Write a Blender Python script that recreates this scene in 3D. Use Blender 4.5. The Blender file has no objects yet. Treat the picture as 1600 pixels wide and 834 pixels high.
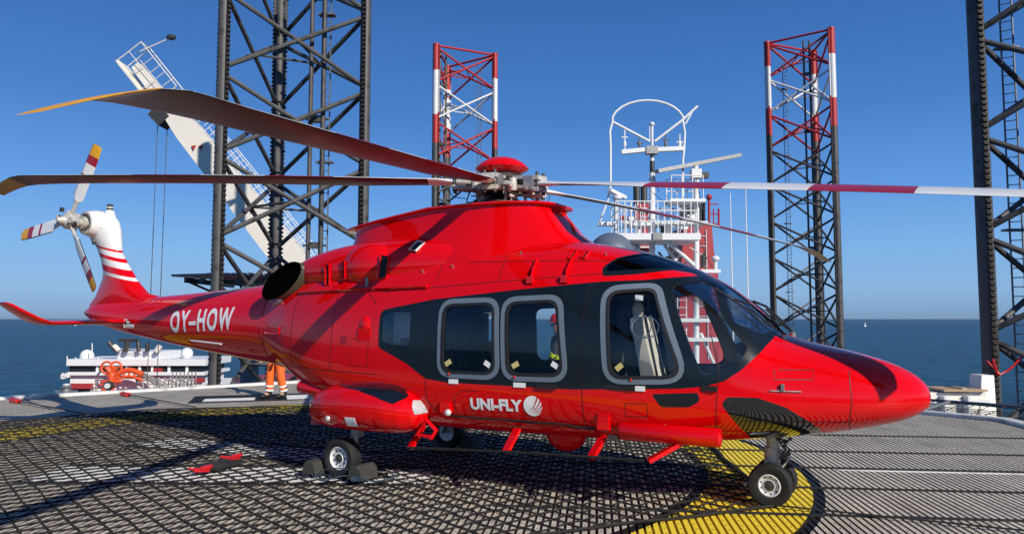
import bpy, bmesh, math, random
from mathutils import Vector, Matrix, Quaternion
random.seed(7)
R = math.radians
scene = bpy.context.scene
COL = scene.collection
V = Vector

# ------------------------------------------------------------------ helpers
def tag(o, label=None, cat=None, group=None, kind=None):
    if label: o['label'] = label
    if cat: o['category'] = cat
    if group: o['group'] = group
    if kind: o['kind'] = kind
    return o

def empty(name, loc=(0, 0, 0), rz=0.0):
    o = bpy.data.objects.new(name, None)
    COL.objects.link(o)
    o.location = loc
    o.rotation_euler = (0, 0, rz)
    o.empty_display_size = 0.2
    return o

def link_mesh(name, me, parent=None, mats=None, smooth=True, angle=35):
    o = bpy.data.objects.new(name, me)
    COL.objects.link(o)
    if mats is not None:
        mi_ = [p.material_index for p in me.polygons]
        me.materials.clear()
        for m in (mats if isinstance(mats, (list, tuple)) else [mats]):
            me.materials.append(m)
        me.polygons.foreach_set('material_index', mi_)
    if parent: o.parent = parent
    if smooth and len(me.polygons):
        try:
            me.shade_smooth()
            me.set_sharp_from_angle(angle=R(angle))
        except Exception:
            pass
    return o

class MB:
    """collects shapes into one mesh"""
    def __init__(s): s.v = []; s.f = []; s.m = []
    def add(s, verts, faces, mi=0):
        b = len(s.v)
        s.v += [tuple(p) for p in verts]
        s.f += [tuple(b + i for i in f) for f in faces]
        s.m += [mi] * len(faces)
    def box(s, c, d, mi=0, M=None, taper=1.0):
        x, y, z = d[0] / 2, d[1] / 2, d[2] / 2
        t = taper
        vs = [(-x, -y, -z), (x, -y, -z), (x, y, -z), (-x, y, -z), (-x*t, -y*t, z), (x*t, -y*t, z), (x*t, y*t, z), (-x*t, y*t, z)]
        vs = [V(p) for p in vs]
        if M is not None: vs = [M @ p for p in vs]
        vs = [p + V(c) for p in vs]
        s.add(vs, [(0, 3, 2, 1), (4, 5, 6, 7), (0, 1, 5, 4), (1, 2, 6, 5), (2, 3, 7, 6), (3, 0, 4, 7)], mi)
    def beam(s, a, b, w, h, mi=0, up=(0, 0, 1)):
        a, b = V(a), V(b); d = b - a; L = d.length
        if L < 1e-6: return
        d.normalize(); u = V(up)
        if abs(d.dot(u)) > .98: u = V((1, 0, 0))
        sx = d.cross(u).normalized(); sz = sx.cross(d)
        M = Matrix((d, sx, sz)).transposed()
        s.box((a + b) / 2, (L, w, h), mi, M)
    def tube(s, pts, r, n=8, mi=0, cap=True, closed=False):
        pts = [V(p) for p in pts]
        k = len(pts)
        rs = r if isinstance(r, (list, tuple)) else [r] * k
        prev = None; b = len(s.v)
        for i, p in enumerate(pts):
            if closed: t = pts[(i + 1) % k] - pts[i - 1]
            elif i == 0: t = pts[1] - p
            elif i == k - 1: t = p - pts[i - 1]
            else: t = (pts[i + 1] - p).normalized() + (p - pts[i - 1]).normalized()
            if t.length < 1e-9: t = V((0, 0, 1))
            t.normalize()
            if prev is None:
                a = V((0, 0, 1)) if abs(t.z) < .9 else V((1, 0, 0))
                u = t.cross(a).normalized()
            else:
                u = (prev - t * prev.dot(t))
                if u.length < 1e-6: u = t.orthogonal()
                u.normalize()
            prev = u; w = t.cross(u)
            for j in range(n):
                an = 2 * math.pi * j / n
                s.v.append(tuple(p + (u * math.cos(an) + w * math.sin(an)) * rs[i]))
        for i in range(k if closed else k - 1):
            i2 = (i + 1) % k
            for j in range(n):
                j2 = (j + 1) % n
                s.f.append((b + i*n + j, b + i*n + j2, b + i2*n + j2, b + i2*n + j)); s.m.append(mi)
        if cap and not closed:
            s.f.append(tuple(b + j for j in reversed(range(n)))); s.m.append(mi)
            s.f.append(tuple(b + (k - 1) * n + j for j in range(n))); s.m.append(mi)
    def lathe(s, prof, o, axis=(0, 0, 1), n=24, mi=0, sx=1.0, cap=True):
        """prof: (radius, height[, material]) along axis from o"""
        ax = V(axis).normalized(); u = ax.orthogonal().normalized()
        if abs(ax.z) < .99:
            u = V((0, 0, 1)) - ax * ax.z; u.normalize()
        w = ax.cross(u); b = len(s.v); o = V(o)
        for q in prof:
            for j in range(n):
                a = 2 * math.pi * j / n
                s.v.append(tuple(o + ax * q[1] + (u * math.cos(a) + w * math.sin(a) * sx) * q[0]))
        for i in range(len(prof) - 1):
            m_ = prof[i + 1][2] if len(prof[i + 1]) > 2 else mi
            for j in range(n):
                j2 = (j + 1) % n
                s.f.append((b + i*n + j, b + i*n + j2, b + (i+1)*n + j2, b + (i+1)*n + j)); s.m.append(m_)
        if not cap: return
        s.f.append(tuple(b + j for j in reversed(range(n)))); s.m.append(prof[0][2] if len(prof[0]) > 2 else mi)
        s.f.append(tuple(b + (len(prof) - 1) * n + j for j in range(n))); s.m.append(prof[-1][2] if len(prof[-1]) > 2 else mi)
    def sphere(s, c, r, n=12, m=8, mi=0):
        r = V(r) if isinstance(r, (tuple, list, Vector)) else V((r, r, r)); b = len(s.v); c = V(c)
        for i in range(1, m):
            p = math.pi * i / m
            for j in range(n):
                a = 2 * math.pi * j / n
                s.v.append((c.x + r.x*math.sin(p)*math.cos(a), c.y + r.y*math.sin(p)*math.sin(a), c.z + r.z*math.cos(p)))
        t = len(s.v); s.v.append((c.x, c.y, c.z + r.z)); s.v.append((c.x, c.y, c.z - r.z))
        for i in range(m - 2):
            for j in range(n):
                j2 = (j + 1) % n
                s.f.append((b + i*n + j, b + (i+1)*n + j, b + (i+1)*n + j2, b + i*n + j2)); s.m.append(mi)
        for j in range(n):
            j2 = (j + 1) % n
            s.f.append((t, b + j, b + j2)); s.m.append(mi)
            s.f.append((t + 1, b + (m-2)*n + j2, b + (m-2)*n + j)); s.m.append(mi)
    def extr(s, poly, vec, mi=0):
        """poly: 3D points, extruded by vec"""
        n = len(poly); b = len(s.v); vec = V(vec)
        s.v += [tuple(p) for p in poly] + [tuple(V(p) + vec) for p in poly]
        s.f.append(tuple(b + i for i in range(n))); s.m.append(mi)
        s.f.append(tuple(b + n + i for i in reversed(range(n)))); s.m.append(mi)
        for i in range(n):
            j = (i + 1) % n
            s.f.append((b + i, b + n + i, b + n + j, b + j)); s.m.append(mi)
    def mesh(s, name='m', fix=True):
        me = bpy.data.meshes.new(name)
        me.from_pydata(s.v, [], s.f)
        me.polygons.foreach_set('material_index', s.m)
        if fix:
            bm = bmesh.new(); bm.from_mesh(me)
            bmesh.ops.recalc_face_normals(bm, faces=bm.faces)
            bm.to_mesh(me); bm.free()
        me.update()
        return me
    def build(s, name, mats, parent=None, smooth=True, angle=35, fix=True):
        return link_mesh(name, s.mesh(name, fix), parent, mats, smooth, angle)

# ------------------------------------------------------------------ materials
def newmat(name):
    m = bpy.data.materials.new(name); m.use_nodes = True
    nt = m.node_tree
    return m, nt, nt.nodes['Principled BSDF']

def setp(b, **k):
    for key, v in k.items():
        key = key.replace('_', ' ')
        if key in b.inputs: b.inputs[key].default_value = v

def mat(name, col, rough=.5, metal=0.0, coat=0.0, var=.12, scale=6.0, rvar=.12, bump=0.0, bscale=40.0, spec=.5, dirt=None):
    """plain principled plus a little procedural colour / roughness variation"""
    m, nt, b = newmat(name)
    setp(b, Roughness=rough, Metallic=metal, Coat_Weight=coat, Coat_Roughness=.03, Specular_IOR_Level=spec)
    tc = nt.nodes.new('ShaderNodeTexCoord')
    nz = nt.nodes.new('ShaderNodeTexNoise'); nz.inputs['Scale'].default_value = scale; nz.inputs['Detail'].default_value = 6
    nt.links.new(tc.outputs['Object'], nz.inputs['Vector'])
    mx = nt.nodes.new('ShaderNodeMix'); mx.data_type = 'RGBA'
    c = V(col[:3])
    lo = c * (1 - var); hi = c * (1 + var)
    if dirt: lo = V(dirt)
    mx.inputs[6].default_value = (*lo, 1); mx.inputs[7].default_value = (*hi, 1)
    if dirt:
        rp = nt.nodes.new('ShaderNodeMapRange'); rp.inputs[1].default_value = .32; rp.inputs[2].default_value = .5
        nt.links.new(nz.outputs['Fac'], rp.inputs[0]); nt.links.new(rp.outputs[0], mx.inputs[0])
    else:
        nt.links.new(nz.outputs['Fac'], mx.inputs[0])
    nt.links.new(mx.outputs[2], b.inputs['Base Color'])
    if rvar:
        mr = nt.nodes.new('ShaderNodeMapRange'); mr.inputs[3].default_value = max(0, rough - rvar); mr.inputs[4].default_value = min(1, rough + rvar)
        nt.links.new(nz.outputs['Fac'], mr.inputs[0]); nt.links.new(mr.outputs[0], b.inputs['Roughness'])
    if bump:
        n2 = nt.nodes.new('ShaderNodeTexNoise'); n2.inputs['Scale'].default_value = bscale; n2.inputs['Detail'].default_value = 4
        nt.links.new(tc.outputs['Object'], n2.inputs['Vector'])
        bp = nt.nodes.new('ShaderNodeBump'); bp.inputs['Strength'].default_value = bump; bp.inputs['Distance'].default_value = .02
        nt.links.new(n2.outputs['Fac'], bp.inputs['Height']); nt.links.new(bp.outputs[0], b.inputs['Normal'])
    return m

RED = mat('red_paint', (.68, .0012, .0035), .42, 0, .9, var=.05, scale=1.3, rvar=.05, bump=.03, bscale=2.2, spec=.0)
SLATE = mat('slate_paint', (.007, .012, .017), .28, 0, .3, var=.15, scale=3, rvar=.05, bump=.015, bscale=3, spec=.25)
INNER = mat('cabin_trim', (.22, .25, .25), .7, var=.2)
GREYF = mat('grey_blue_frame', (.13, .17, .22), .45, var=.08)
SEAL = mat('black_rubber', (.012, .012, .013), .55, var=.2)
WHITEP = mat('white_paint', (.78, .78, .77), .3, 0, .4, var=.04)
WHITEM = mat('white_decal', (.85, .85, .85), .35, var=.02)
YELLOWP = mat('yellow_paint', (.75, .36, .01), .4, var=.06)
DARKRED = mat('dark_red_paint', (.33, .008, .02), .35, 0, .3, var=.05)
BLADEU = mat('blade_underside', (.030, .020, .018), .38, var=.25, scale=4)
BLADEUR = mat('blade_underside_red_bounce', (.055, .008, .008), .38, var=.25, scale=4)  # inboard underside reddened: bounce off the red fuselage put into the colour
PIPE_DARK = mat('exhaust_mouth_shade', (.0015, .0015, .0015), .95, var=.2, rvar=0, spec=.0)  # near-black exhaust mouth: shade of the deep pipe put into the colour
TIPU = mat('dull_tip_underside', (.36, .23, .09), .45, var=.15)  # tip underside in a duller, browner yellow than the top
BLACK = mat('black_matt', (.008, .008, .009), .75, var=.2)
METAL = mat('dull_metal', (.38, .37, .35), .38, .7, var=.25, scale=25, rvar=.15)
METALD = mat('dark_metal', (.07, .068, .062), .45, .5, var=.4, scale=25, rvar=.15)
CREAM = mat('off_white_metal', (.50, .48, .43), .42, .15, var=.4, scale=30)
OLIVE = mat('heat_stained_metal', (.16, .14, .09), .38, .7, var=.3, scale=10)
TYRE = mat('tyre_rubber', (.010, .010, .010), .75, var=.3, scale=20, bump=.15, bscale=60)
RIM = mat('white_rim', (.72, .72, .71), .4, .1, var=.06, scale=20)
LEGM = mat('dark_leg_steel', (.060, .059, .060), .55, .1, var=.3, scale=1.6, rvar=.15, dirt=(.034, .026, .021))
TEETH = mat('greased_rack', (.030, .026, .024), .6, .2, var=.3, scale=2)
LRED = mat('leg_red_paint', (.42, .022, .022), .5, var=.12, scale=1.5)
LWHITE = mat('leg_white_paint', (.66, .67, .68), .5, var=.10, scale=1.5)
CRANEM = mat('crane_cream_paint', (.74, .70, .62), .5, var=.06, scale=.8)
SHIPW = mat('ship_white_paint', (.74, .75, .76), .5, var=.05, scale=.7)
SHIPB = mat('ship_grey', (.12, .13, .15), .5, var=.1)
SHIPR = mat('ship_red', (.36, .03, .035), .5, var=.1)
ORANGE = mat('orange_red_paint', (.72, .09, .02), .45, var=.08)
FUNNEL = mat('funnel_red_paint', (.38, .035, .045), .5, var=.1, scale=.6)
WINDK = mat('dark_window', (.015, .018, .022), .08, var=.1)
ROPE = mat('dark_net_rope', (.018, .015, .013), .9, var=.5, scale=30, bump=.5, bscale=150)
BLUER = mat('blue_rope', (.02, .045, .08), .8, var=.4, scale=30)
BEIGE = mat('beige_leather', (.66, .60, .50), .6, var=.08)
SEATD = mat('dark_seat_shell', (.05, .052, .055), .6, var=.2)
HIVIS = mat('hi_vis_orange', (.85, .14, .02), .8, var=.1, scale=8, bump=.3, bscale=12)
REFL = mat('reflective_tape', (.75, .75, .72), .4, var=.05)
NAVY = mat('navy_cloth', (.015, .020, .035), .85, var=.3, scale=8, bump=.3, bscale=12)
HYEL = mat('hi_vis_yellow', (.60, .75, .03), .7, var=.1)
SKIN = mat('skin', (.50, .28, .19), .55, var=.06)
STRAP = mat('black_webbing', (.016, .016, .016), .85, var=.3)
REDPL = mat('red_plastic', (.55, .012, .015), .4, var=.1)
CHOCKM = mat('chock_rubber', (.040, .040, .034), .8, var=.3, scale=15, bump=.2)
ALU = mat('aluminium_kerb', (.66, .65, .62), .5, .2, var=.12, scale=3, dirt=(.40, .39, .36))
CABLE = mat('steel_cable', (.10, .10, .11), .5, .5)
LAMPG = mat('clear_lamp', (.75, .74, .70), .08, .3)

def glass_mat(name, tint, alpha, glossr=.02, fres=1.0):
    m = bpy.data.materials.new(name); m.use_nodes = True; nt = m.node_tree
    for n in list(nt.nodes): nt.nodes.remove(n)
    out = nt.nodes.new('ShaderNodeOutputMaterial')
    tr = nt.nodes.new('ShaderNodeBsdfTransparent'); tr.inputs[0].default_value = (*tint, 1)
    gl = nt.nodes.new('ShaderNodeBsdfGlossy'); gl.inputs['Roughness'].default_value = glossr
    gl.inputs[0].default_value = (.9, .95, 1, 1)
    fr = nt.nodes.new('ShaderNodeFresnel'); fr.inputs[0].default_value = 1.45
    mul = nt.nodes.new('ShaderNodeMath'); mul.operation = 'MULTIPLY'; mul.inputs[1].default_value = fres
    mx = nt.nodes.new('ShaderNodeMixShader')
    nt.links.new(fr.outputs[0], mul.inputs[0])
    nt.links.new(mul.outputs[0], mx.inputs[0]); nt.links.new(tr.outputs[0], mx.inputs[1]); nt.links.new(gl.outputs[0], mx.inputs[2])
    nt.links.new(mx.outputs[0], out.inputs[0])
    return m
GLASS = glass_mat('window_glass', (.94, .96, .96), 1, fres=.7)
GLASSD = glass_mat('tinted_roof_glass', (.10, .14, .22), 1)
DGLOSS = mat('dark_glossy_panel', (.006, .008, .010), .06, 0, 1, var=.1, rvar=.02)

# ------------------------------------------------------------------ camera
H = 1.74; FPX = 1150.0; PITCH = R(4.0)
cam_d = bpy.data.cameras.new('camera'); cam = bpy.data.objects.new('camera', cam_d); COL.objects.link(cam)
cam.location = (0, 0, H); cam.rotation_euler = (R(90) + PITCH, 0, 0)
cam_d.sensor_width = 36; cam_d.lens = 36 * FPX / 1600
cam_d.clip_start = .1; cam_d.clip_end = 80000
scene.camera = cam

def at(px, py, Y):
    """a point of the photograph carried out to the distance Y (metres north of the camera)"""
    u = (px - 800) / FPX; v = (417 - py) / FPX
    d = V((u, math.cos(PITCH) - v * math.sin(PITCH), math.sin(PITCH) + v * math.cos(PITCH)))
    return V((0, 0, H)) + d * (Y / d.y)
def atz(px, py, z=0.0):
    u = (px - 800) / FPX; v = (417 - py) / FPX
    d = V((u, math.cos(PITCH) - v * math.sin(PITCH), math.sin(PITCH) + v * math.cos(PITCH)))
    return V((0, 0, H)) + d * ((z - H) / d.z)

# ------------------------------------------------------------------ light
SUN_EL = R(30); TOSUN = V((.62, -.785, 0)).normalized()
SUN_ROT = math.atan2(TOSUN.x, TOSUN.y)
w = bpy.data.worlds.new('World'); scene.world = w; w.use_nodes = True
nt = w.node_tree; bg = nt.nodes['Background']
sky = nt.nodes.new('ShaderNodeTexSky'); sky.sky_type = 'NISHITA'; sky.sun_disc = False
sky.sun_elevation = SUN_EL; sky.sun_rotation = SUN_ROT; sky.altitude = 0
sky.air_density = 1.0; sky.dust_density = .35; sky.ozone_density = 2.2
BGS = .06
tc = nt.nodes.new('ShaderNodeTexCoord'); sx_ = nt.nodes.new('ShaderNodeSeparateXYZ'); nt.links.new(tc.outputs['Generated'], sx_.inputs[0])
ramp = nt.nodes.new('ShaderNodeValToRGB'); nt.links.new(sx_.outputs[2], ramp.inputs[0])
els = ramp.color_ramp.elements
els[0].position = 0.0; els[0].color = (.17, .34, .58, 1)
els[1].position = 1.0; els[1].color = (.012, .055, .20, 1)
for p_, c_ in ((.010, (.20, .39, .68, 1)), (.035, (.245, .48, .82, 1)), (.085, (.205, .475, .90, 1)), (.16, (.115, .35, .84, 1)), (.26, (.058, .225, .64, 1)), (.42, (.030, .140, .46, 1))):
    e_ = els.new(p_); e_.color = c_
sc_ = nt.nodes.new('ShaderNodeVectorMath'); sc_.operation = 'SCALE'; sc_.inputs[3].default_value = 1 / BGS
nt.links.new(ramp.outputs[0], sc_.inputs[0])
mxs = nt.nodes.new('ShaderNodeMix'); mxs.data_type = 'RGBA'; mxs.inputs[0].default_value = .82
nt.links.new(sky.outputs[0], mxs.inputs[6]); nt.links.new(sc_.outputs[0], mxs.inputs[7])
nt.links.new(mxs.outputs[2], bg.inputs[0]); bg.inputs[1].default_value = BGS
sun_d = bpy.data.lights.new('sun', 'SUN'); sun_d.energy = 4.9; sun_d.angle = R(.5); sun_d.color = (1, .93, .82)
sun = bpy.data.objects.new('sun', sun_d); COL.objects.link(sun)
tos = V((TOSUN.x * math.cos(SUN_EL), TOSUN.y * math.cos(SUN_EL), math.sin(SUN_EL)))
sun.rotation_euler = (-tos).to_track_quat('-Z', 'Y').to_euler()
scene.view_settings.view_transform = 'Standard'; scene.view_settings.look = 'None'
scene.view_settings.gamma = 1; scene.view_settings.exposure = 0

# ------------------------------------------------------------------ sea
SEA_Z = -26.0
def sea():
    m, nt, b = newmat('sea_water')
    setp(b, Roughness=.30, IOR=1.33, Specular_IOR_Level=.03)
    tc = nt.nodes.new('ShaderNodeTexCoord')
    mp = nt.nodes.new('ShaderNodeMapping'); mp.inputs['Scale'].default_value = (1, 1.0, 1); mp.inputs['Rotation'].default_value = (0, 0, .5)
    nt.links.new(tc.outputs['Object'], mp.inputs[0])
    prev = None
    for sc, st, ds in ((.035, .55, 2.2), (.16, .6, .7), (.7, .5, .16)):
        nz = nt.nodes.new('ShaderNodeTexNoise'); nz.inputs['Scale'].default_value = sc; nz.inputs['Detail'].default_value = 5; nz.inputs['Roughness'].default_value = .6
        nt.links.new(mp.outputs[0], nz.inputs['Vector'])
        bp = nt.nodes.new('ShaderNodeBump'); bp.inputs['Strength'].default_value = st; bp.inputs['Distance'].default_value = ds
        nt.links.new(nz.outputs['Fac'], bp.inputs['Height'])
        if prev: nt.links.new(prev.outputs[0], bp.inputs['Normal'])
        prev = bp
    nt.links.new(prev.outputs[0], b.inputs['Normal'])
    # slow patches of different water colour
    nz = nt.nodes.new('ShaderNodeTexNoise'); nz.inputs['Scale'].default_value = .004; nz.inputs['Detail'].default_value = 6
    nt.links.new(mp.outputs[0], nz.inputs['Vector'])
    mx = nt.nodes.new('ShaderNodeMix'); mx.data_type = 'RGBA'
    mx.inputs[6].default_value = (.004, .030, .056, 1); mx.inputs[7].default_value = (.007, .050, .084, 1)
    nt.links.new(nz.outputs['Fac'], mx.inputs[0])
    # chop: wave light and shade put into the colour, darker troughs, paler backs
    acc = None
    for sc, wt in ((.05, .5), (.22, .35), (.8, .25)):
        n4 = nt.nodes.new('ShaderNodeTexNoise'); n4.inputs['Scale'].default_value = sc; n4.inputs['Detail'].default_value = 4; nt.links.new(mp.outputs[0], n4.inputs['Vector'])
        ml = nt.nodes.new('ShaderNodeMath'); ml.operation = 'MULTIPLY_ADD'; ml.inputs[1].default_value = wt; nt.links.new(n4.outputs['Fac'], ml.inputs[0])
        if acc: nt.links.new(acc.outputs[0], ml.inputs[2])
        else: ml.inputs[2].default_value = 0
        acc = ml
    mr = nt.nodes.new('ShaderNodeMapRange'); mr.inputs[1].default_value = .42; mr.inputs[2].default_value = .68; mr.inputs[3].default_value = .35; mr.inputs[4].default_value = 2.0
    nt.links.new(acc.outputs[0], mr.inputs[0])
    vm = nt.nodes.new('ShaderNodeVectorMath'); vm.operation = 'SCALE'; nt.links.new(mx.outputs[2], vm.inputs[0]); nt.links.new(mr.outputs[0], vm.inputs[3])
    nt.links.new(vm.outputs[0], b.inputs['Base Color'])
    mb = MB(); S = 40000
    mb.add([(-S, -S, 0), (S, -S, 0), (S, S, 0), (-S, S, 0)], [(0, 1, 2, 3)])
    o = mb.build('sea', m, smooth=False); o.location = (0, 0, SEA_Z)
    tag(o, kind='structure')
sea()

# ------------------------------------------------------------------ helideck
DC = V((-2.5, 9.5, 0)); DROT = R(-6.5)          # deck centre, rotation of the planking
APO = 10.3
def deck_material(name, groove=False):
    m, nt, b = newmat(name)
    L = nt.links.new
    def N(t): return nt.nodes.new(t)
    def math_(op, a, c=None, clamp=False):
        n = N('ShaderNodeMath'); n.operation = op; n.use_clamp = clamp
        for i, q in enumerate((a, c)):
            if q is None: continue
            if isinstance(q, (int, float)): n.inputs[i].default_value = q
            else: L(q, n.inputs[i])
        return n.outputs[0]
    tc = N('ShaderNodeTexCoord'); sp = N('ShaderNodeSeparateXYZ'); L(tc.outputs['Object'], sp.inputs[0])
    X, Y = sp.outputs[0], sp.outputs[1]
    nz = N('ShaderNodeTexNoise'); nz.inputs['Scale'].default_value = 1.3; nz.inputs['Detail'].default_value = 8; L(tc.outputs['Object'], nz.inputs['Vector'])
    # streaky wear along the planks
    mp = N('ShaderNodeMapping'); mp.inputs['Scale'].default_value = (14, .7, 1); L(tc.outputs['Object'], mp.inputs[0])
    n2 = N('ShaderNodeTexNoise'); n2.inputs['Scale'].default_value = 1.0; n2.inputs['Detail'].default_value = 5; L(mp.outputs[0], n2.inputs['Vector'])
    n3 = N('ShaderNodeTexNoise'); n3.inputs['Scale'].default_value = 30; n3.inputs['Detail'].default_value = 5; L(tc.outputs['Object'], n3.inputs['Vector'])
    g = math_('ADD', math_('MULTIPLY', nz.outputs['Fac'], .35), math_('MULTIPLY', n2.outputs['Fac'], .45))
    g = math_('ADD', g, math_('MULTIPLY', n3.outputs['Fac'], .25))
    cr = N('ShaderNodeValToRGB'); L(g, cr.inputs[0])
    e = cr.color_ramp.elements
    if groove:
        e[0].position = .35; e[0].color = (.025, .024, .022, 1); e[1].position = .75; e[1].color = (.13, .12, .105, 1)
    else:
        e[0].position = .36; e[0].color = (.36, .325, .265, 1); e[1].position = .66; e[1].color = (.72, .65, .53, 1)
    col = cr.outputs[0]
    def over(col, mask, c):
        mx = N('ShaderNodeMix'); mx.data_type = 'RGBA'; L(mask, mx.inputs[0]); L(col, mx.inputs[6]); mx.inputs[7].default_value = (*c, 1)
        return mx.outputs[2]
    def bar(cx, cy, ang, l, wd, soft=.02):
        # rectangle mask in deck coordinates
        ca, sa = math.cos(ang), math.sin(ang)
        dx = math_('SUBTRACT', X, cx); dy = math_('SUBTRACT', Y, cy)
        u = math_('ABSOLUTE', math_('ADD', math_('MULTIPLY', dx, ca), math_('MULTIPLY', dy, sa)))
        v = math_('ABSOLUTE', math_('SUBTRACT', math_('MULTIPLY', dy, ca), math_('MULTIPLY', dx, sa)))
        a_ = math_('LESS_THAN', u, l / 2); b_ = math_('LESS_THAN', v, wd / 2)
        return math_('MULTIPLY', a_, b_)
    r = math_('SQRT', math_('ADD', math_('MULTIPLY', X, X), math_('MULTIPLY', Y, Y)))
    wear = math_('GREATER_THAN', math_('ADD', n3.outputs['Fac'], math_('MULTIPLY', n2.outputs['Fac'], .5)), .44)
    def ring(a_, b_): return math_('MULTIPLY', math_('GREATER_THAN', r, a_), math_('LESS_THAN', r, b_))
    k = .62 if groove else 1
    col = over(col, ring(4.72, 5.97), (.012, .012, .014))
    col = over(col, math_('MULTIPLY', ring(4.83, 5.86), wear), (.95 * k, .74 * k, .05 * k))
    # white touchdown marking, as world points turned into deck coordinates
    def wbar(p, q, wd):
        Mi = Matrix.Rotation(-DROT, 3, 'Z')
        p = Mi @ (V((*p, 0)) - DC); q = Mi @ (V((*q, 0)) - DC)
        c = (p + q) / 2; d = q - p
        return c.x, c.y, math.atan2(d.y, d.x), d.length, wd
    for p, q, wd in (((-5.3, 8.45), (-.9, 8.35), .78), ((-5.1, 10.65), (-1.8, 9.25), .72)):
        col = over(col, math_('MULTIPLY', bar(*wbar(p, q, wd + .3)), 1.0), (.02, .02, .022))
        col = over(col, math_('MULTIPLY', bar(*wbar(p, q, wd)), wear), (.92 * k, .92 * k, .90 * k))
    # name plate painted by the far edge: black field, white letter outline
    a = wbar((-6.9, 16.0), (-4.6, 16.7), 1.5); col = over(col, bar(*a), (.012, .012, .014))
    a = wbar((-6.6, 15.9), (-5.6, 16.2), .55); col = over(col, bar(*a), (.74, .74, .73))
    a = wbar((-5.0, 16.5), (-4.55, 16.65), .9); col = over(col, bar(*a), (.74, .74, .73))
    if not groove:
        # little drain holes along each plank
        P = .066 * 2
        fx = math_('ABSOLUTE', math_('SUBTRACT', math_('FRACT', math_('MULTIPLY', X, 1 / P)), .155))
        fy = math_('ABSOLUTE', math_('SUBTRACT', math_('FRACT', math_('MULTIPLY', Y, 1 / .15)), .5))
        h = math_('MULTIPLY', math_('LESS_THAN', fx, .07), math_('LESS_THAN', fy, .055))
        col = over(col, h, (.015, .015, .015))
    L(col, b.inputs['Base Color'])
    setp(b, Roughness=.6, Metallic=.0 if groove else .05, Specular_IOR_Level=.35)
    bp = N('ShaderNodeBump'); bp.inputs['Strength'].default_value = .25; bp.inputs['Distance'].default_value = .003
    L(n3.outputs['Fac'], bp.inputs['Height']); L(bp.outputs[0], b.inputs['Normal'])
    return m
DECK = deck_material('deck_plank'); DECKG = deck_material('deck_groove', True)

def oct_pts(a, z=0):
    rr = a / math.cos(R(22.5))
    return [V((rr * math.cos(R(22.5 + 45 * k)), rr * math.sin(R(22.5 + 45 * k)), z)) for k in range(8)]
def ospan(x, a):
    """chord of the octagon at deck x"""
    if abs(x) > a: return None
    y = a
    lim = a * math.sqrt(2) - abs(x)
    return min(y, lim)
def build_deck():
    mb = MB(); P = .066; n = int(APO / P) + 1
    for i in range(-n, n):
        x0 = i * P; x1 = x0 + .041; x2 = x0 + P
        s = min(ospan(x0, APO) or 0, ospan(x2, APO) or 0)
        if s <= .1: continue
        b = len(mb.v)
        zz = -.018
        mb.add([(x0, -s, 0), (x1, -s, 0), (x1, s, 0), (x0, s, 0)], [(0, 1, 2, 3)], 0)
        mb.add([(x1, -s, 0), (x1 + .003, -s, zz), (x1 + .003, s, zz), (x1, s, 0)], [(0, 1, 2, 3)], 1)
        mb.add([(x1 + .003, -s, zz), (x2 - .003, -s, zz), (x2 - .003, s, zz), (x1 + .003, s, zz)], [(0, 1, 2, 3)], 1)
        mb.add([(x2 - .003, -s, zz), (x2, -s, 0), (x2, s, 0), (x2 - .003, s, zz)], [(0, 1, 2, 3)], 1)
    # body of the deck below
    top = oct_pts(APO, -.05); mb.extr([tuple(p) for p in top], (0, 0, -.35), 1)
    o = mb.build('helideck', [DECK, DECKG], smooth=False, fix=False)
    o.location = DC; o.rotation_euler.z = DROT; tag(o, kind='structure')
    # joints across the planks
    mb = MB()
    for wy in (11.15, 9.72, 8.62, 7.55, 6.45):
        Mi = Matrix.Rotation(-DROT, 3, 'Z')
        p = Mi @ (V((4.5, wy, 0)) - DC)
        s = min(APO, APO * math.sqrt(2) - abs(p.y))
        mb.box(((2.6 + s - .1) / 2, p.y, .005), (s - 2.7, .035, .022))
    o = mb.build('deck_joint', BLACK, smooth=False); o.location = DC; o.rotation_euler.z = DROT; tag(o, kind='structure')
    mb = MB()
    Mi = Matrix.Rotation(-DROT, 3, 'Z')
    p = Mi @ (V((4.5, 8.53, 0)) - DC)
    mb.box(((6.3 + APO - .1) / 2, p.y, .004), (APO - 6.4, .028, .010))
    o = mb.build('deck_joint_strip', ALU, smooth=False); o.location = DC; o.rotation_euler.z = DROT; tag(o, kind='structure')
    # raised kerb round the edge
    mb = MB()
    A = oct_pts(APO + .02, 0); B = oct_pts(APO + .24, 0)
    for k in range(8):
        a, b_, c, d = A[k], A[(k + 1) % 8], B[(k + 1) % 8], B[k]
        mb.extr([(q.x, q.y, -.25) for q in (a, b_, c, d)], (0, 0, .31))
    o = mb.build('deck_kerb', ALU, smooth=False); o.location = DC; o.rotation_euler.z = DROT; tag(o, kind='structure')
    # support legs and truss underneath
    mb = MB()
    for k in range(8):
        q = oct_pts(6.5, -.4)[k]
        mb.tube([q, (q.x * .8, q.y * .8, -27)], .35, 10)
        mb.tube([(q.x * 1.45, q.y * 1.45, -.4), (q.x * .9, q.y * .9, -8)], .2, 8)
    o = mb.build('deck_support', SHIPW); o.location = DC; o.rotation_euler.z = DROT
    tag(o, 'white tubular columns and struts under the helicopter deck', 'deck support')
build_deck()

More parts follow.
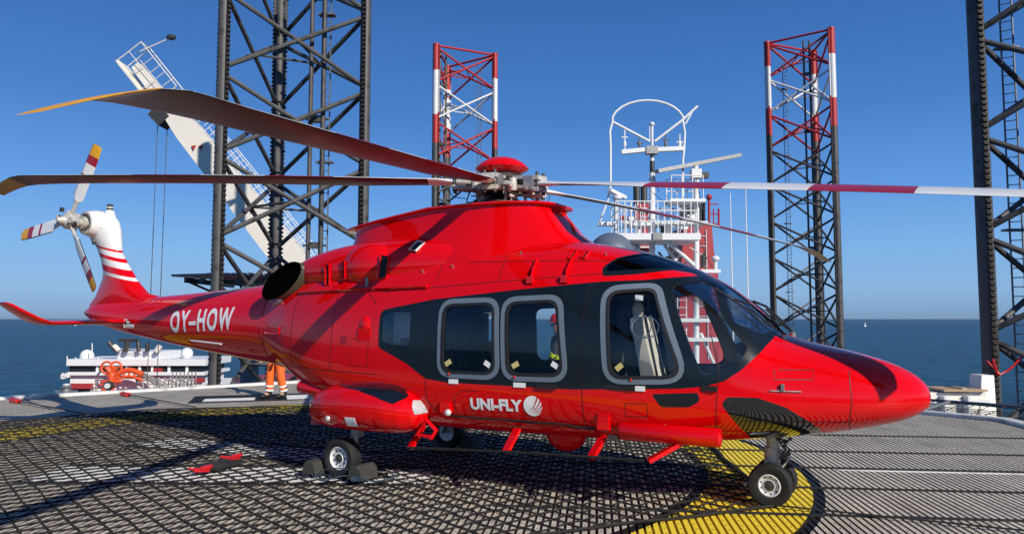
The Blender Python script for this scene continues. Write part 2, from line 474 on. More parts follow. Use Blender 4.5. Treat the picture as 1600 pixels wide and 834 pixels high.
def safety_net():
    root = empty('safety_net', DC, DROT)
    tag(root, 'dark perimeter safety net with tubular frame beyond the deck kerb on the right', 'safety net')
    for k in (0, 1, 2):
        A = oct_pts(APO + .27, 0); B = oct_pts(APO + 1.5, .12)
        k0 = (k + 7) % 8
        a, b_, c, d = A[k0], A[(k0 + 1) % 8], B[(k0 + 1) % 8], B[k0]
        fr = MB()
        fr.tube([a + V((0, 0, -.1)), d, c, b_ + V((0, 0, -.1))], .05, 6)
        for i in range(1, 5):
            t = i / 5
            fr.tube([a.lerp(b_, t) + V((0, 0, -.1)), d.lerp(c, t)], .035, 6)
        fo = fr.build('frame', SHIPB, root)
        me = MB()
        for i in range(1, 40):
            t = i / 40
            p = a.lerp(b_, t); q = d.lerp(c, t)
            me.tube([p, p.lerp(q, .5) - V((0, 0, .1)), q], .008, 4, cap=False)
        for i in range(1, 8):
            t = i / 8
            me.tube([a.lerp(d, t) - V((0, 0, .08)), b_.lerp(c, t) - V((0, 0, .08))], .008, 4, cap=False)
        me.build('mesh', METALD, root)
safety_net()

# ------------------------------------------------------------------ landing net
def haze_box():
    m = bpy.data.materials.new('haze_air'); m.use_nodes = True; nt = m.node_tree
    for n in list(nt.nodes): nt.nodes.remove(n)
    out = nt.nodes.new('ShaderNodeOutputMaterial'); vp = nt.nodes.new('ShaderNodeVolumePrincipled')
    vp.inputs['Color'].default_value = (.80, .88, 1, 1); vp.inputs['Density'].default_value = 0.9e-5; vp.inputs['Anisotropy'].default_value = .2
    nt.links.new(vp.outputs[0], out.inputs['Volume'])
    mb = MB(); mb.box((0, 0, 9), (90000, 90000, 74))
    tag(mb.build('haze', m, smooth=False), kind='stuff')
haze_box()
def landing_net():
    poly = [(-9.6, 10.6), (-8.6, 12.35), (-6.73, 14.15), (-4.15, 14.65), (-.5, 13.9), (2.75, 10.75), (2.42, 6.92), (1.2, 6.42), (.26, 6.02), (-1.6, 5.1), (-5.0, 4.6), (-8.9, 6.2)]
    n = len(poly)
    def clip(o, d):
        ts = []
        for i in range(n):
            a = V(poly[i]); b = V(poly[(i + 1) % n]); e = b - a
            den = d.x * e.y - d.y * e.x
            if abs(den) < 1e-9: continue
            w_ = a - o
            t = (w_.x * e.y - w_.y * e.x) / den; s = (w_.x * d.y - w_.y * d.x) / den
            if 0 <= s <= 1: ts.append(t)
        return (min(ts), max(ts)) if len(ts) >= 2 else None
    from mathutils import noise
    def wob(x, y, s):
        return noise.noise(V((x * 1.7, y * 1.7, s)))
    mb = MB(); P = .186
    c0 = V((-3, 9.5))
    for fam, az in ((0, R(-41)), (1, R(49))):
        d = V((math.sin(az), math.cos(az))); q = V((d.y, -d.x))
        for k in range(-60, 61):
            o = c0 + q * (k * P + random.uniform(-.006, .006))
            r = clip(o, d)
            if not r or r[1] - r[0] < .1: continue
            t = r[0]; pts = []
            while t < r[1]:
                p = o + d * t
                dx = wob(p.x, p.y, 3.1 + fam) * .035; dy = wob(p.x, p.y, 9.7 + fam) * .035
                fine = math.sin(t / P * math.pi + fam * math.pi / 2 + k * math.pi) * .005
                hz = .011 + fine * .8 + max(0, wob(p.x * 1.2, p.y * 1.2, 1.0)) * .012
                pts.append((p.x + dx, p.y + dy, hz)); t += P / 2
            p = o + d * r[1]; pts.append((p.x, p.y, .02))
            if len(pts) > 1: mb.tube(pts, .0090, 5, cap=False)
    o = mb.build('netting', ROPE, None, fix=False)
    e = MB()
    pts = []
    for i in range(n):
        a = V(poly[i]); b = V(poly[(i + 1) % n])
        for j in range(12):
            p = a.lerp(b, j / 12)
            pts.append((p.x + wob(p.x, p.y, 5) * .05, p.y + wob(p.x, p.y, 7) * .05, .026))
    e.tube(pts, .013, 6, closed=True)
    e.tube([(x + .03, y + .02, z) for x, y, z in pts], .010, 6, closed=True)
    root = empty('landing_net', (0, 0, 0))
    tag(root, 'dark rope landing net spread over the deck under the helicopter', 'landing net')
    o.parent = root
    e.build('border_rope', ROPE, root)
landing_net()

# lashings from the net to the deck edge
def lashing(name, label, a, b, w_=.035, red=True, group=None):
    root = empty(name, a); tag(root, label, 'strap', group)
    a, b = V(a), V(b); d = b - a
    mb = MB(); mb.beam((0, 0, 0), d, w_, .012); mb.build('webbing', STRAP, root, smooth=False)
    mb = MB(); p = d * (1 if not red else .93)
    mb.beam(p, p + d.normalized() * .28, .11, .07); mb.sphere(p + d.normalized() * .32, (.07, .07, .05), 8, 6)
    mb.build('ratchet', REDPL if red else METALD, root, smooth=False)
g = 'lashing straps from the net to the deck edge'
lashing('lashing_strap', 'black lashing strap with red ratchet at the left deck edge near the helicopter tail shadow', (-7.6, 13.3, .04), atz(22, 625, .05), .04, True)
lashing('lashing_strap', 'black lashing strap crossing the bare deck in front of the white ship', (-6.1, 14.35, .04), atz(194, 615, .05), .04, True)
lashing('lashing_strap', 'thin black lashing line leading right from the net corner by the nose wheel', (2.42, 6.9, .03), atz(1700, 838, .03), .022, False)

# ------------------------------------------------------------------ HELICOPTER
TH = R(28)
HELI = empty('helicopter', (2.48, 7.12, 0), -TH)
tag(HELI, 'bright red helicopter with dark cabin band and five rotor blades parked on the landing net', 'helicopter')

ST = [ # x, ztop, zbot, halfwidth, zmid, ntop, nbot
 (1.335, 1.07, 1.03, .02, 1.05, 2, 2), (1.325, 1.12, .98, .08, 1.05, 2, 2), (1.29, 1.18, .945, .16, 1.05, 2, 2),
 (1.22, 1.245, .895, .25, 1.05, 2.05, 2.05), (1.08, 1.325, .835, .37, 1.04, 2.1, 2.1), (.9, 1.39, .785, .48, 1.04, 2.15, 2.15),
 (.7, 1.445, .74, .58, 1.04, 2.2, 2.2), (.34, 1.53, .675, .73, 1.04, 2.3, 2.3), (.10, 1.62, .645, .82, 1.06, 2.35, 2.5),
 (-.08, 1.82, .625, .88, 1.08, 2.35, 2.7), (-.37, 2.06, .60, .95, 1.12, 2.4, 3.0), (-.8, 2.29, .57, 1.02, 1.18, 2.55, 3.4),
 (-1.28, 2.45, .56, 1.06, 1.22, 2.7, 3.8), (-1.9, 2.56, .55, 1.08, 1.25, 2.8, 4), (-3.0, 2.64, .545, 1.09, 1.28, 2.7, 4),
 (-4.2, 2.66, .56, 1.06, 1.32, 2.5, 3.5), (-4.8, 2.63, .64, 1.00, 1.38, 2.4, 3.0), (-5.4, 2.50, .86, .88, 1.48, 2.3, 2.6),
 (-6.05, 2.26, 1.08, .67, 1.62, 2.2, 2.3), (-7, 2.18, 1.18, .53, 1.66, 2.1, 2.1), (-8, 2.12, 1.29, .42, 1.68, 2, 2),
 (-9, 2.07, 1.42, .31, 1.72, 2, 2), (-10, 2.02, 1.575, .22, 1.78, 2, 2), (-10.5, 1.96, 1.69, .14, 1.82, 2, 2), (-10.75, 1.88, 1.79, .05, 1.84, 2, 2)]
ST = sorted(ST, key=lambda s: s[0])
_xs = [s[0] for s in ST]
def _slopes(k):
    n = len(ST); h = [_xs[i+1] - _xs[i] for i in range(n-1)]; d = [(ST[i+1][k] - ST[i][k]) / h[i] for i in range(n-1)]
    m = [0.0] * n; m[0] = d[0]; m[-1] = d[-1]
    for i in range(1, n-1):
        if d[i-1] * d[i] <= 0: m[i] = 0
        else:
            w1 = 2*h[i] + h[i-1]; w2 = h[i] + 2*h[i-1]
            m[i] = (w1 + w2) / (w1/d[i-1] + w2/d[i])
    return m
_SL = {k: _slopes(k) for k in range(1, 7)}
def stv(x, k):
    x = min(max(x, _xs[0]), _xs[-1])
    i = 0
    while i < len(_xs) - 2 and x > _xs[i+1]: i += 1
    h = _xs[i+1] - _xs[i]; t = (x - _xs[i]) / h; m = _SL[k]
    return (2*t**3-3*t*t+1)*ST[i][k] + (t**3-2*t*t+t)*h*m[i] + (-2*t**3+3*t*t)*ST[i+1][k] + (t**3-t*t)*h*m[i+1]
def ysurf(x, z):
    """half width of the fuselage at (x, z)"""
    zt, zb, w_, zm, nt_, nb_ = (stv(x, k) for k in range(1, 7))
    if z >= zm: q = (z - zm) / (zt - zm); n_ = nt_
    else: q = (zm - z) / (zm - zb); n_ = nb_
    q = min(max(q, 0), 1)
    return w_ * (1 - q ** n_) ** (1 / n_)
def section(x, n=72):
    zt, zb, w_, zm, nt_, nb_ = (stv(x, k) for k in range(1, 7))
    out = []
    for j in range(n):
        a = 2 * math.pi * j / n
        c, s = math.cos(a), math.sin(a)
        e = nt_ if s >= 0 else nb_
        y = w_ * math.copysign(abs(c) ** (2 / e), c)
        z = zm + (zt - zm if s >= 0 else zm - zb) * math.copysign(abs(s) ** (2 / e), s)
        out.append(V((x, y, z)))
    return out
def xs_range(a, b, step=.06):
    xs = []
    x = a
    while x < b - 1e-6:
        xs.append(x)
        st = step
        if x > .9: st = .035
        if x > 1.2: st = .02
        if x > 1.3: st = .008
        x += st
    xs.append(b); return xs
def loft(rings, mats=(0, 0), capmat=0):
    mb = MB(); n = len(rings[0])
    for r in rings: mb.v += [tuple(p) for p in r]
    for i in range(len(rings) - 1):
        for j in range(n):
            j2 = (j + 1) % n
            mb.f.append((i*n + j, i*n + j2, (i+1)*n + j2, (i+1)*n + j)); mb.m.append(0)
    mb.f.append(tuple(reversed(range(n)))); mb.m.append(capmat)
    mb.f.append(tuple((len(rings) - 1) * n + j for j in range(n))); mb.m.append(capmat)
    return mb
def _normals(me):
    return [v.normal.copy() for v in me.vertices]
X0, X1 = -6.05, 1.335
base_rings = [section(x) for x in xs_range(X0, X1)]
_base = loft(base_rings).mesh('base')
_bn = _normals(_base); _bv = [v.co.copy() for v in _base.vertices]
NR = len(base_rings[0])
def skin(out, inn, matin=1):
    """closed solid shell between two offsets of the fuselage surface"""
    me = MB()
    A = [tuple(p + n * out) for p, n in zip(_bv, _bn)]
    if inn is None:
        me.v = A; nr = len(base_rings)
        for i in range(nr - 1):
            for j in range(NR):
                j2 = (j + 1) % NR
                me.f.append((i*NR + j, i*NR + j2, (i+1)*NR + j2, (i+1)*NR + j)); me.m.append(0)
        me.f.append(tuple(reversed(range(NR)))); me.m.append(0); me.f.append(tuple((nr-1)*NR + j for j in range(NR))); me.m.append(0)
        return me.mesh('skin')
    nr = len(base_rings)
    # inner shell stops short of the nose tip
    last = next(i for i in range(nr) if base_rings[i][0].x > 1.2)
    B = []
    for i in range(last + 1):
        for j in range(NR):
            k = i * NR + j
            B.append(tuple(_bv[k] + _bn[k] * inn))
    me.v = A + B; off = len(A)
    for i in range(nr - 1):
        for j in range(NR):
            j2 = (j + 1) % NR
            me.f.append((i*NR + j, i*NR + j2, (i+1)*NR + j2, (i+1)*NR + j)); me.m.append(0)
    me.f.append(tuple((nr-1)*NR + j for j in range(NR))); me.m.append(0)
    for i in range(last):
        for j in range(NR):
            j2 = (j + 1) % NR
            me.f.append((off + i*NR + j, off + (i+1)*NR + j, off + (i+1)*NR + j2, off + i*NR + j2)); me.m.append(matin)
    me.f.append(tuple(off + last*NR + j for j in reversed(range(NR)))); me.m.append(matin)
    for j in range(NR):   # rim at the rear
        j2 = (j + 1) % NR
        me.f.append((j2, j, off + j, off + j2)); me.m.append(0)
    return me.mesh('skin', fix=False)
def fix_normals(me):
    bm = bmesh.new(); bm.from_mesh(me); bmesh.ops.recalc_face_normals(bm, faces=bm.faces); bm.to_mesh(me); bm.free(); return me

def prism(poly, y0, y1, mb=None):
    mb = mb or MB()
    mb.extr([(p[0], y0, p[1]) for p in poly], (0, y1 - y0, 0), 0)
    return mb
def rpoly(pts, r, n=6):
    """polygon with rounded corners; r number or list"""
    out = []; k = len(pts)
    for i in range(k):
        p = V(pts[i]); a = V(pts[i-1]); b = V(pts[(i+1) % k])
        ri = r[i] if isinstance(r, (list, tuple)) else r
        if ri <= 0: out.append(tuple(p)); continue
        u = (a - p).normalized(); v = (b - p).normalized()
        ang = math.acos(max(-1, min(1, u.dot(v))))
        t = ri / math.tan(ang / 2); t = min(t, .49 * (a - p).length, .49 * (b - p).length)
        for j in range(n + 1):
            s = j / n
            q = (p + u * t) * (1-s)**2 + p * 2*s*(1-s) + (p + v * t) * s*s
            out.append(tuple(q))
    return out
def boolean(mA, mB, op):
    a = bpy.data.objects.new('a', mA); b = bpy.data.objects.new('b', mB)
    COL.objects.link(a); COL.objects.link(b)
    md = a.modifiers.new('b', 'BOOLEAN'); md.operation = op; md.object = b; md.solver = 'EXACT'
    dg = bpy.context.evaluated_depsgraph_get(); dg.update()
    me = bpy.data.meshes.new_from_object(a.evaluated_get(dg))
    bpy.data.objects.remove(a); bpy.data.objects.remove(b)
    return me

# outlines on the side of the cabin, as (x, z)
BAND = rpoly([(-3.88, 1.43), (-3.88, 1.83), (-3.19, 1.94), (-2.28, 2.02), (-1.36, 2.09), (-.98, 2.10), (-.50, 2.155), (-.78, 2.20), (-1.08, 2.155),
              (-1.37, 2.14), (-1.40, 2.23), (-1.30, 2.335), (-1.12, 2.40), (-.55, 2.42), (.0, 2.2), (.16, 1.9), (.13, 1.66), (.10, 1.555), (.03, 1.44),
              (-.10, 1.30), (-.24, 1.20), (-.40, 1.15), (-.60, 1.125), (-1.6, 1.08), (-3.0, 1.09), (-3.25, 1.12), (-3.50, 1.27)],
             [.08, .10, 0, 0, 0, 0, .015, 0, 0, .04, .06, .06, .05, 0, 0, 0, .03, 0, 0, 0, 0, 0, 0, 0, .08, .06, 0])
WIN = {
 'window1': (rpoly([(-3.10, 1.14), (-3.10, 1.94), (-2.40, 1.955), (-2.365, 1.135)], .17), rpoly([(-3.04, 1.20), (-3.04, 1.875), (-2.46, 1.89), (-2.43, 1.20)], .12)),
 'window2': (rpoly([(-2.345, 1.135), (-2.375, 1.955), (-1.72, 1.975), (-1.635, 1.14)], .17), rpoly([(-2.28, 1.20), (-2.31, 1.89), (-1.78, 1.91), (-1.70, 1.205)], .12)),
 'door':    (rpoly([(-1.30, 1.14), (-1.355, 2.05), (-.83, 2.075), (-.50, 1.165)], [.20, .18, .16, .20]), rpoly([(-1.235, 1.205), (-1.285, 1.985), (-.875, 2.01), (-.585, 1.225)], [.13, .12, .10, .13])),
}
QUART = rpoly([(-.755, 2.05), (-.53, 2.10), (-.42, 2.06), (-.27, 1.72), (-.06, 1.48), (-.14, 1.33), (-.42, 1.235)], [.08, .04, .05, 0, .05, .05, .08])
WSCR = rpoly([(-.36, 2.04), (-.19, 1.70), (.02, 1.60), (.09, 1.64), (.1, 1.9), (-.3, 2.3), (-.62, 2.4), (-.45, 2.12)], [.05, .06, .03, 0, 0, 0, 0, .03])
AFTW = rpoly([(-3.84, 1.47), (-3.85, 1.81), (-3.46, 1.83), (-3.46, 1.415)], .08)
ROOFW = rpoly([(-1.355, 2.19), (-1.36, 2.25), (-1.27, 2.33), (-1.1, 2.385), (-.80, 2.30), (-.72, 2.225), (-.80, 2.225)], [.03, .04, .05, .03, .03, .01, 0])
TRAP = rpoly([(-.86, 1.07), (-.46, 1.095), (-.44, 1.02), (-.54, .965), (-.78, .955)], [.02, .02, .05, .04, .06])
CHIN = rpoly([(-.27, 1.0), (-.22, 1.065), (.02, 1.065), (.24, .985), (.40, .87), (.47, .80), (.50, .60), (-.09, .60), (-.10, .74)], [.05, .06, .08, .1, 0, 0, 0, 0, 0])

def both(poly, mb, inner=.035):
    prism(poly, -3, -inner, mb); prism(poly, inner, 3, mb)

shell = fix_normals(skin(0, -.028))
# 1. red shell = shell - (band, trap, chin) ; 2. dark shell = shell & band
cut = MB(); both(BAND, cut, .055); both(TRAP, cut)
chinp = MB(); prism(CHIN, -3, 3, chinp)
c1 = fix_normals(cut.mesh()); 
red = boolean(shell.copy(), c1.copy(), 'DIFFERENCE')
red = boolean(red, fix_normals(chinp.mesh()), 'DIFFERENCE')
band = boolean(shell.copy(), c1, 'INTERSECT')
chin = boolean(shell.copy(), fix_normals(chinp.mesh()), 'INTERSECT')
holes = MB()
for f, g_ in WIN.values(): both(g_, holes, .3)
both(QUART, holes, .3); both(WSCR, holes, .075); both(AFTW, holes, .3); both(ROOFW, holes, .3)
hm = MB()
# keep the two glass areas that meet apart by cutting in turn
band = boolean(band, fix_normals(holes.mesh()), 'DIFFERENCE')
fus = link_mesh('fuselage', red, HELI, [RED, INNER], angle=30)
bd = link_mesh('cabin_band', band, HELI, [SLATE, INNER], angle=30); bd['label'] = 'dark slate cabin band round the windows'
link_mesh('chin_panel', chin, HELI, [DGLOSS, INNER], angle=30)['label'] = 'glossy black panel under the nose'
# panes
thin = fix_normals(skin(-.006, -.011, 0))
def pane(name, poly, side, mat_, y=.3, parent=None, src=thin):
    mb = MB()
    if side < 0: prism(poly, -3, -y, mb)
    else: prism(poly, y, 3, mb)
    me = boolean(src.copy(), fix_normals(mb.mesh()), 'INTERSECT')
    return link_mesh(name, me, parent or HELI, mat_, angle=40)
fr_skin = fix_normals(skin(.007, -.02, 0)); se_skin = fix_normals(skin(.010, -.02, 0))
def grow(poly, d):
    c = V((0, 0))
    for p in poly: c += V(p)
    c /= len(poly)
    mx = max(p[0] for p in poly) - min(p[0] for p in poly); mz = max(p[1] for p in poly) - min(p[1] for p in poly)
    return [(c.x + (p[0]-c.x) * (1 + 2*d/mx), c.y + (p[1]-c.y) * (1 + 2*d/mz)) for p in poly]
def ringcut(src, outer, inner_, side):
    y = (-3, -.3) if side < 0 else (.3, 3)
    a = boolean(src.copy(), fix_normals(prism(outer, *y).mesh()), 'INTERSECT')
    yy = (-3.5, -.2) if side < 0 else (.2, 3.5)
    return boolean(a, fix_normals(prism(inner_, *yy).mesh()), 'DIFFERENCE')
for side in (-1, 1):
    for key, (fo, fi) in WIN.items():
        nm = 'cabin_window' if key != 'door' else 'cockpit_door_window'
        f = link_mesh('window_frame' if key != 'door' else 'cockpit_window_frame', ringcut(fr_skin, fo, grow(fi, .012), side), HELI, GREYF, angle=40)
        link_mesh('seal', ringcut(se_skin, grow(fi, .016), grow(fi, -.014), side), f, SEAL, angle=40)
        pane('pane', fi, side, GLASS, parent=f)
    pane('quarter_window', QUART, side, GLASS)
    pane('windscreen', WSCR, side, GLASS, y=.075)
    pane('rear_window', AFTW, side, GLASS)
    pane('roof_window', ROOFW, side, GLASSD)
for key, (fo, fi) in ():
    pass
# small placards on the window corners, and pull tags below
PALEY = mat('pale_yellow_label', (.62, .52, .20), .5)
for (x, z, rot, m_) in ((-2.97, 1.29, -30, PALEY), (-2.51, 1.29, 30, WHITEM), (-2.20, 1.29, -30, PALEY), (-1.78, 1.30, 30, WHITEM), (-1.15, 1.30, -40, PALEY), (-1.0, 1.93, 5, WHITEM)):
    y = -ysurf(x, z) + .004
    mb = MB(); mb.box((x, y, z), (.075, .004, .05), 0, Matrix.Rotation(R(rot), 3, 'Y')); mb.build('placard', m_, HELI, smooth=False)
for x, z, l in ((-2.90, 1.105, .11), (-2.15, 1.10, .13), (-.99, 1.115, .16)):
    mb = MB(); mb.box((x, -ysurf(x, z) - .006, z), (l, .006, .045)); mb.build('placard', WHITEM, HELI, smooth=False)
    mb = MB(); mb.sphere((x - .05, -ysurf(x, z + .07) - .012, z + .075), .014, 8, 6); mb.build('pull_tag', REDPL, HELI)

# panel seams
seam_skin = fix_normals(skin(.0016, -.01, 0))
def seam(pts, w_=.007):
    """poly line -> list of quads, extruded towards the near side and the far side"""
    mb = MB(); poly = []
    P_ = [V(p) for p in pts]; L_ = []; R_ = []
    for i, p in enumerate(P_):
        d = (P_[min(i + 1, len(P_) - 1)] - P_[max(i - 1, 0)]).normalized(); q = V((-d.y, d.x)) * w_ / 2
        L_.append(tuple(p + q)); R_.append(tuple(p - q))
    return L_ + R_[::-1]
SEAMM = mat('seam_gap', (.016, .002, .003), .6)
seams = [[(-1.47, 2.07), (-1.52, 1.6), (-1.50, .66)], [(-3.22, 1.93), (-3.26, 1.5), (-3.24, .90), (-3.1, .74)], [(-.36, 1.60), (-.28, 1.3), (-.30, 1.1), (-.33, .72)],
         [(-3.9, 2.03), (-1.36, 2.17)], [(.72, 1.30), (.74, 1.05), (.70, .76)], [(-.1, .86), (.72, .86)], [(-4.15, 2.08), (-3.95, 1.9)], [(-5.9, .99 + .2), (-4.9, 1.16), (-3.9, 1.14)],
         [(-5.0, 2.45), (-5.0, 2.07), (-3.4, 2.10)], [(-3.05, .76), (-1.30, .70)], [(-1.30, 2.30), (-2.9, 2.33)],
         [(-3.2, 2.14), (-3.2, 2.40), (-3.1, 2.5)], [(-2.45, 2.13), (-2.45, 2.40)], [(-5.35, 1.15), (-5.3, 1.9), (-5.2, 2.05)], [(-4.6, 1.16), (-4.55, 2.05)],
         [(-2.9, .78), (-2.9, .95), (-2.8, 1.02), (-2.62, 1.02)], [(.15, 1.30), (.15, 1.22), (.45, 1.22), (.45, 1.30), (.18, 1.30)], [(-1.1, .98), (-1.1, .86), (-.9, .86), (-.9, .98), (-1.08, .98)],
         [(-4.28, 1.42), (-4.28, 1.52), (-4.02, 1.52), (-4.02, 1.22), (-4.28, 1.22), (-4.28, 1.36)]]
for pts in seams:
    me = boolean(seam_skin.copy(), fix_normals(prism(seam(pts), -3, -.25).mesh()), 'INTERSECT')
    if len(me.polygons): link_mesh('panel_seam', me, HELI, SEAMM, angle=40)

# tail boom
me = loft([section(x, 64) for x in [-10.75 + .12 * i for i in range(40)] + [-6.05]]).mesh()
boom = link_mesh('tail_boom', me, HELI, RED, angle=30)
mb = MB()
mb.v = []; r0 = section(-6.06, 64)
for p in r0: pass
rg = [V((p.x, p.y * 1.004, 1.65 + (p.z - 1.65) * 1.004)) for p in r0]
mb.tube(rg, .006, 4, closed=True); mb.build('boom_joint', DARKRED, HELI)

# fin : stack of airfoil sections leaning aft, striped
def fin():
    # (z, x_lead, x_trail, half thickness)
    prof = [(1.80, -8.3, -10.75, .10), (1.98, -8.65, -10.68, .16), (2.09, -9.0, -10.55, .17), (2.2, -9.22, -10.44, .165), (2.31, -9.38, -10.38, .155), (2.40, -9.50, -10.37, .15), (2.46, -9.57, -10.38, .15), (2.50, -9.60, -10.40, .148), (2.58, -9.68, -10.43, .146), (2.62, -9.71, -10.44, .146),
            (2.70, -9.79, -10.48, .145), (2.77, -9.85, -10.52, .145), (2.83, -9.90, -10.56, .145), (2.87, -9.93, -10.59, .145), (2.91, -9.94, -10.66, .16), (3.05, -9.98, -10.76, .185), (3.2, -10.01, -10.84, .20), (3.32, -10.06, -10.86, .19), (3.42, -10.14, -10.78, .14), (3.455, -10.25, -10.66, .06)]
    n = 28; mb = MB(); red_ = []
    for z, xl, xt, t in prof:
        c = xl - xt
        for j in range(n):
            a = 2 * math.pi * j / n
            u = (1 - math.cos(a)) / 2                      # 0 lead .. 1 trail
            th = t * (2.6 * math.sqrt(max(u, 0)) * (1 - u) ** .8) * .72 + t * .12 * math.sin(math.pi * u)
            mb.v.append((xl - c * u, th * (1 if a < math.pi else -1), z + .16 * (u - .5) * (1 if z < 2.95 else .3) * (0 if z < 2.2 else 1)))
    zc = [p[0] for p in prof]
    def mi(z):   # paint stripes
        for a, b in ((2.40, 2.46), (2.50, 2.58), (2.62, 2.70), (2.77, 2.83), (2.87, 2.91)): pass
        white = [(2.40, 2.50), (2.58, 2.70 - .08 + .0), (2.70, 2.77), (2.83, 2.87), (2.91, 9)]
        return 1 if (2.40 <= z < 2.46) or (2.50 <= z < 2.58 and False) or (2.58 <= z < 2.62 + .0) or (2.70 <= z < 2.77) or (2.83 <= z < 2.87) or z >= 2.91 else 0
    bands = {2.40: 1, 2.46: 0, 2.50: 0, 2.58: 1, 2.62: 1, 2.70: 0, 2.77: 1, 2.83: 1, 2.87: 0}
    for i in range(len(prof) - 1):
        z = prof[i][0]
        m_ = 1 if z >= 2.91 else bands.get(z, 0)
        for j in range(n):
            j2 = (j + 1) % n
            mb.f.append((i*n + j, i*n + j2, (i+1)*n + j2, (i+1)*n + j)); mb.m.append(m_)
    mb.f.append(tuple((len(prof) - 1)*n + j for j in range(n))); mb.m.append(1)
    mb.f.append(tuple(reversed(range(n)))); mb.m.append(0)
    f = mb.build('tail_fin', [RED, WHITEP], HELI, angle=50)
    f['label'] = 'red tail fin with white stripes and white top'
    # gearbox fairing and beacon
    mb = MB(); mb.lathe([(.02, .18), (.17, .15), (.22, .02), (.225, -.16), (.185, -.30), (.16, -.31, 1), (.13, -.24, 1), (.05, -.24, 1)], (-10.42, 0, 3.27), (0, 1, 0), 24)
    mb.build('gearbox_fairing', [WHITEP, CREAM], HELI)
    mb = MB(); mb.lathe([(.10, -.1), (.075, .0), (.05, .03), (.05, .06, 1), (.056, .065, 1), (.056, .08), (.045, .085, 1), (.045, .12, 1), (.03, .13, 1)], (-10.25, 0, 3.47), (0, 0, 1), 16)
    mb.build('beacon', [WHITEP, METALD], HELI)
    mb = MB(); mb.box((-10.25, -.155, 3.22), (.08, .03, .08)); mb.sphere((-10.42, -.15, 2.98), (.03, .02, .05), 8, 6); mb.build('vent', METALD, HELI)
fin()

def tail_rotor():
    hub = V((-10.42, -.55, 3.27))
    mb = MB()
    mb.lathe([(.06, .45), (.06, .12), (.11, .10), (.13, .04), (.13, -.05), (.07, -.10), (.05, -.16), (.03, -.20)], hub, (0, 1, 0), 20)
    mb.lathe([(.10, .18), (.10, .24), (.07, .26)], hub, (0, 1, 0), 16)
    rnd = random.Random(3)
    for k in range(26):     # links, bolts and dampers round the hub
        a = rnd.uniform(0, 6.28); r = rnd.uniform(.06, .2)
        c = hub + V((math.cos(a) * r, rnd.uniform(-.12, .14), math.sin(a) * r))
        mb.box(c, (rnd.uniform(.02, .07), rnd.uniform(.03, .07), rnd.uniform(.02, .06)), rnd.choice((0, 0, 1)), Matrix.Rotation(a, 3, 'Y'))
    root = mb.build('tail_rotor', [CREAM, METALD], HELI, angle=30)
    for az in (60, 187, 303):
        a = R(az); d = V((math.cos(a), 0, math.sin(a))); e = V((-math.sin(a), 0, math.cos(a)))
        pit = R(12); ec = e * math.cos(pit) + V((0, -1, 0)) * math.sin(pit); nn = d.cross(ec)
        st = [(.10, .06, .03, 2), (.30, .07, .025, 2), (.36, .13, .014, 1), (.42, .22, .012, 1), (.70, .22, .011, 1), (.74, .22, .011, 4), (.80, .22, .011, 1), (.93, .22, .010, 1), (.98, .22, .010, 4), (1.12, .21, .009, 3), (1.28, .19, .008, 3), (1.31, .13, .006, 3)]
        bl = MB()
        n = 12
        for r, c, t, m_ in st:
            for j in range(n):
                q = 2 * math.pi * j / n
                x_ = math.cos(q) * c / 2 - (.0 if r < .4 else 0); y_ = math.sin(q) * t * (1 + .4 * math.cos(q))
                bl.v.append(tuple(hub + d * r + ec * x_ + nn * y_))
        mm = {2: 1, 1: 0, 4: 2, 3: 3}
        for i in range(len(st) - 1):
            for j in range(n):
                j2 = (j + 1) % n
                mi_ = mm[st[i][3]]
                if j in (n - 1, 0) or j in (n//2 - 1, n//2) and False: mi_ = 4 if i > 2 else mi_
                bl.f.append((i*n + j, i*n + j2, (i+1)*n + j2, (i+1)*n + j)); bl.m.append(mi_)
        bl.f.append(tuple((len(st)-1)*n + j for j in range(n))); bl.m.append(4)
        bl.build('tail_blade', [WHITEP, CREAM, DARKRED, YELLOWP, METALD], root, angle=40)
tail_rotor()

def stabilizer():
    for s in (-1, 1):
        # (y, x_lead, x_trail, z, half thickness)
        st = [(.0, -9.28, -10.25, 1.69, .05), (.25, -9.30, -10.22, 1.69, .048), (.7, -9.40, -10.12, 1.685, .042), (1.15, -9.50, -10.08, 1.675, .036), (1.25, -9.54, -10.09, 1.68, .034), (1.36, -9.62, -10.11, 1.73, .03), (1.50, -9.76, -10.18, 1.84, .024), (1.60, -9.90, -10.24, 1.935, .018), (1.63, -9.98, -10.22, 1.96, .010)]
        mb = MB(); n = 18
        for y, xl, xt, z, t in st:
            c = xl - xt
            for j in range(n):
                a = 2 * math.pi * j / n; u = (1 - math.cos(a)) / 2
                th = t * 2.2 * math.sqrt(u) * (1 - u) ** .8 + .002
                sl = .75 if y > 1.3 else 0
                mb.v.append((xl - c * u, s * (y - (1 if a < math.pi else -1) * th * sl), z + (1 if a < math.pi else -1) * th))
        for i in range(len(st) - 1):
            for j in range(n):
                j2 = (j + 1) % n
                mb.f.append((i*n + j, i*n + j2, (i+1)*n + j2, (i+1)*n + j)); mb.m.append(0)
        mb.f.append(tuple((len(st)-1)*n + j for j in range(n))); mb.m.append(0)
        mb.f.append(tuple(reversed(range(n)))); mb.m.append(0)
        mb.build('stabilizer', RED, HELI, angle=50)
stabilizer()

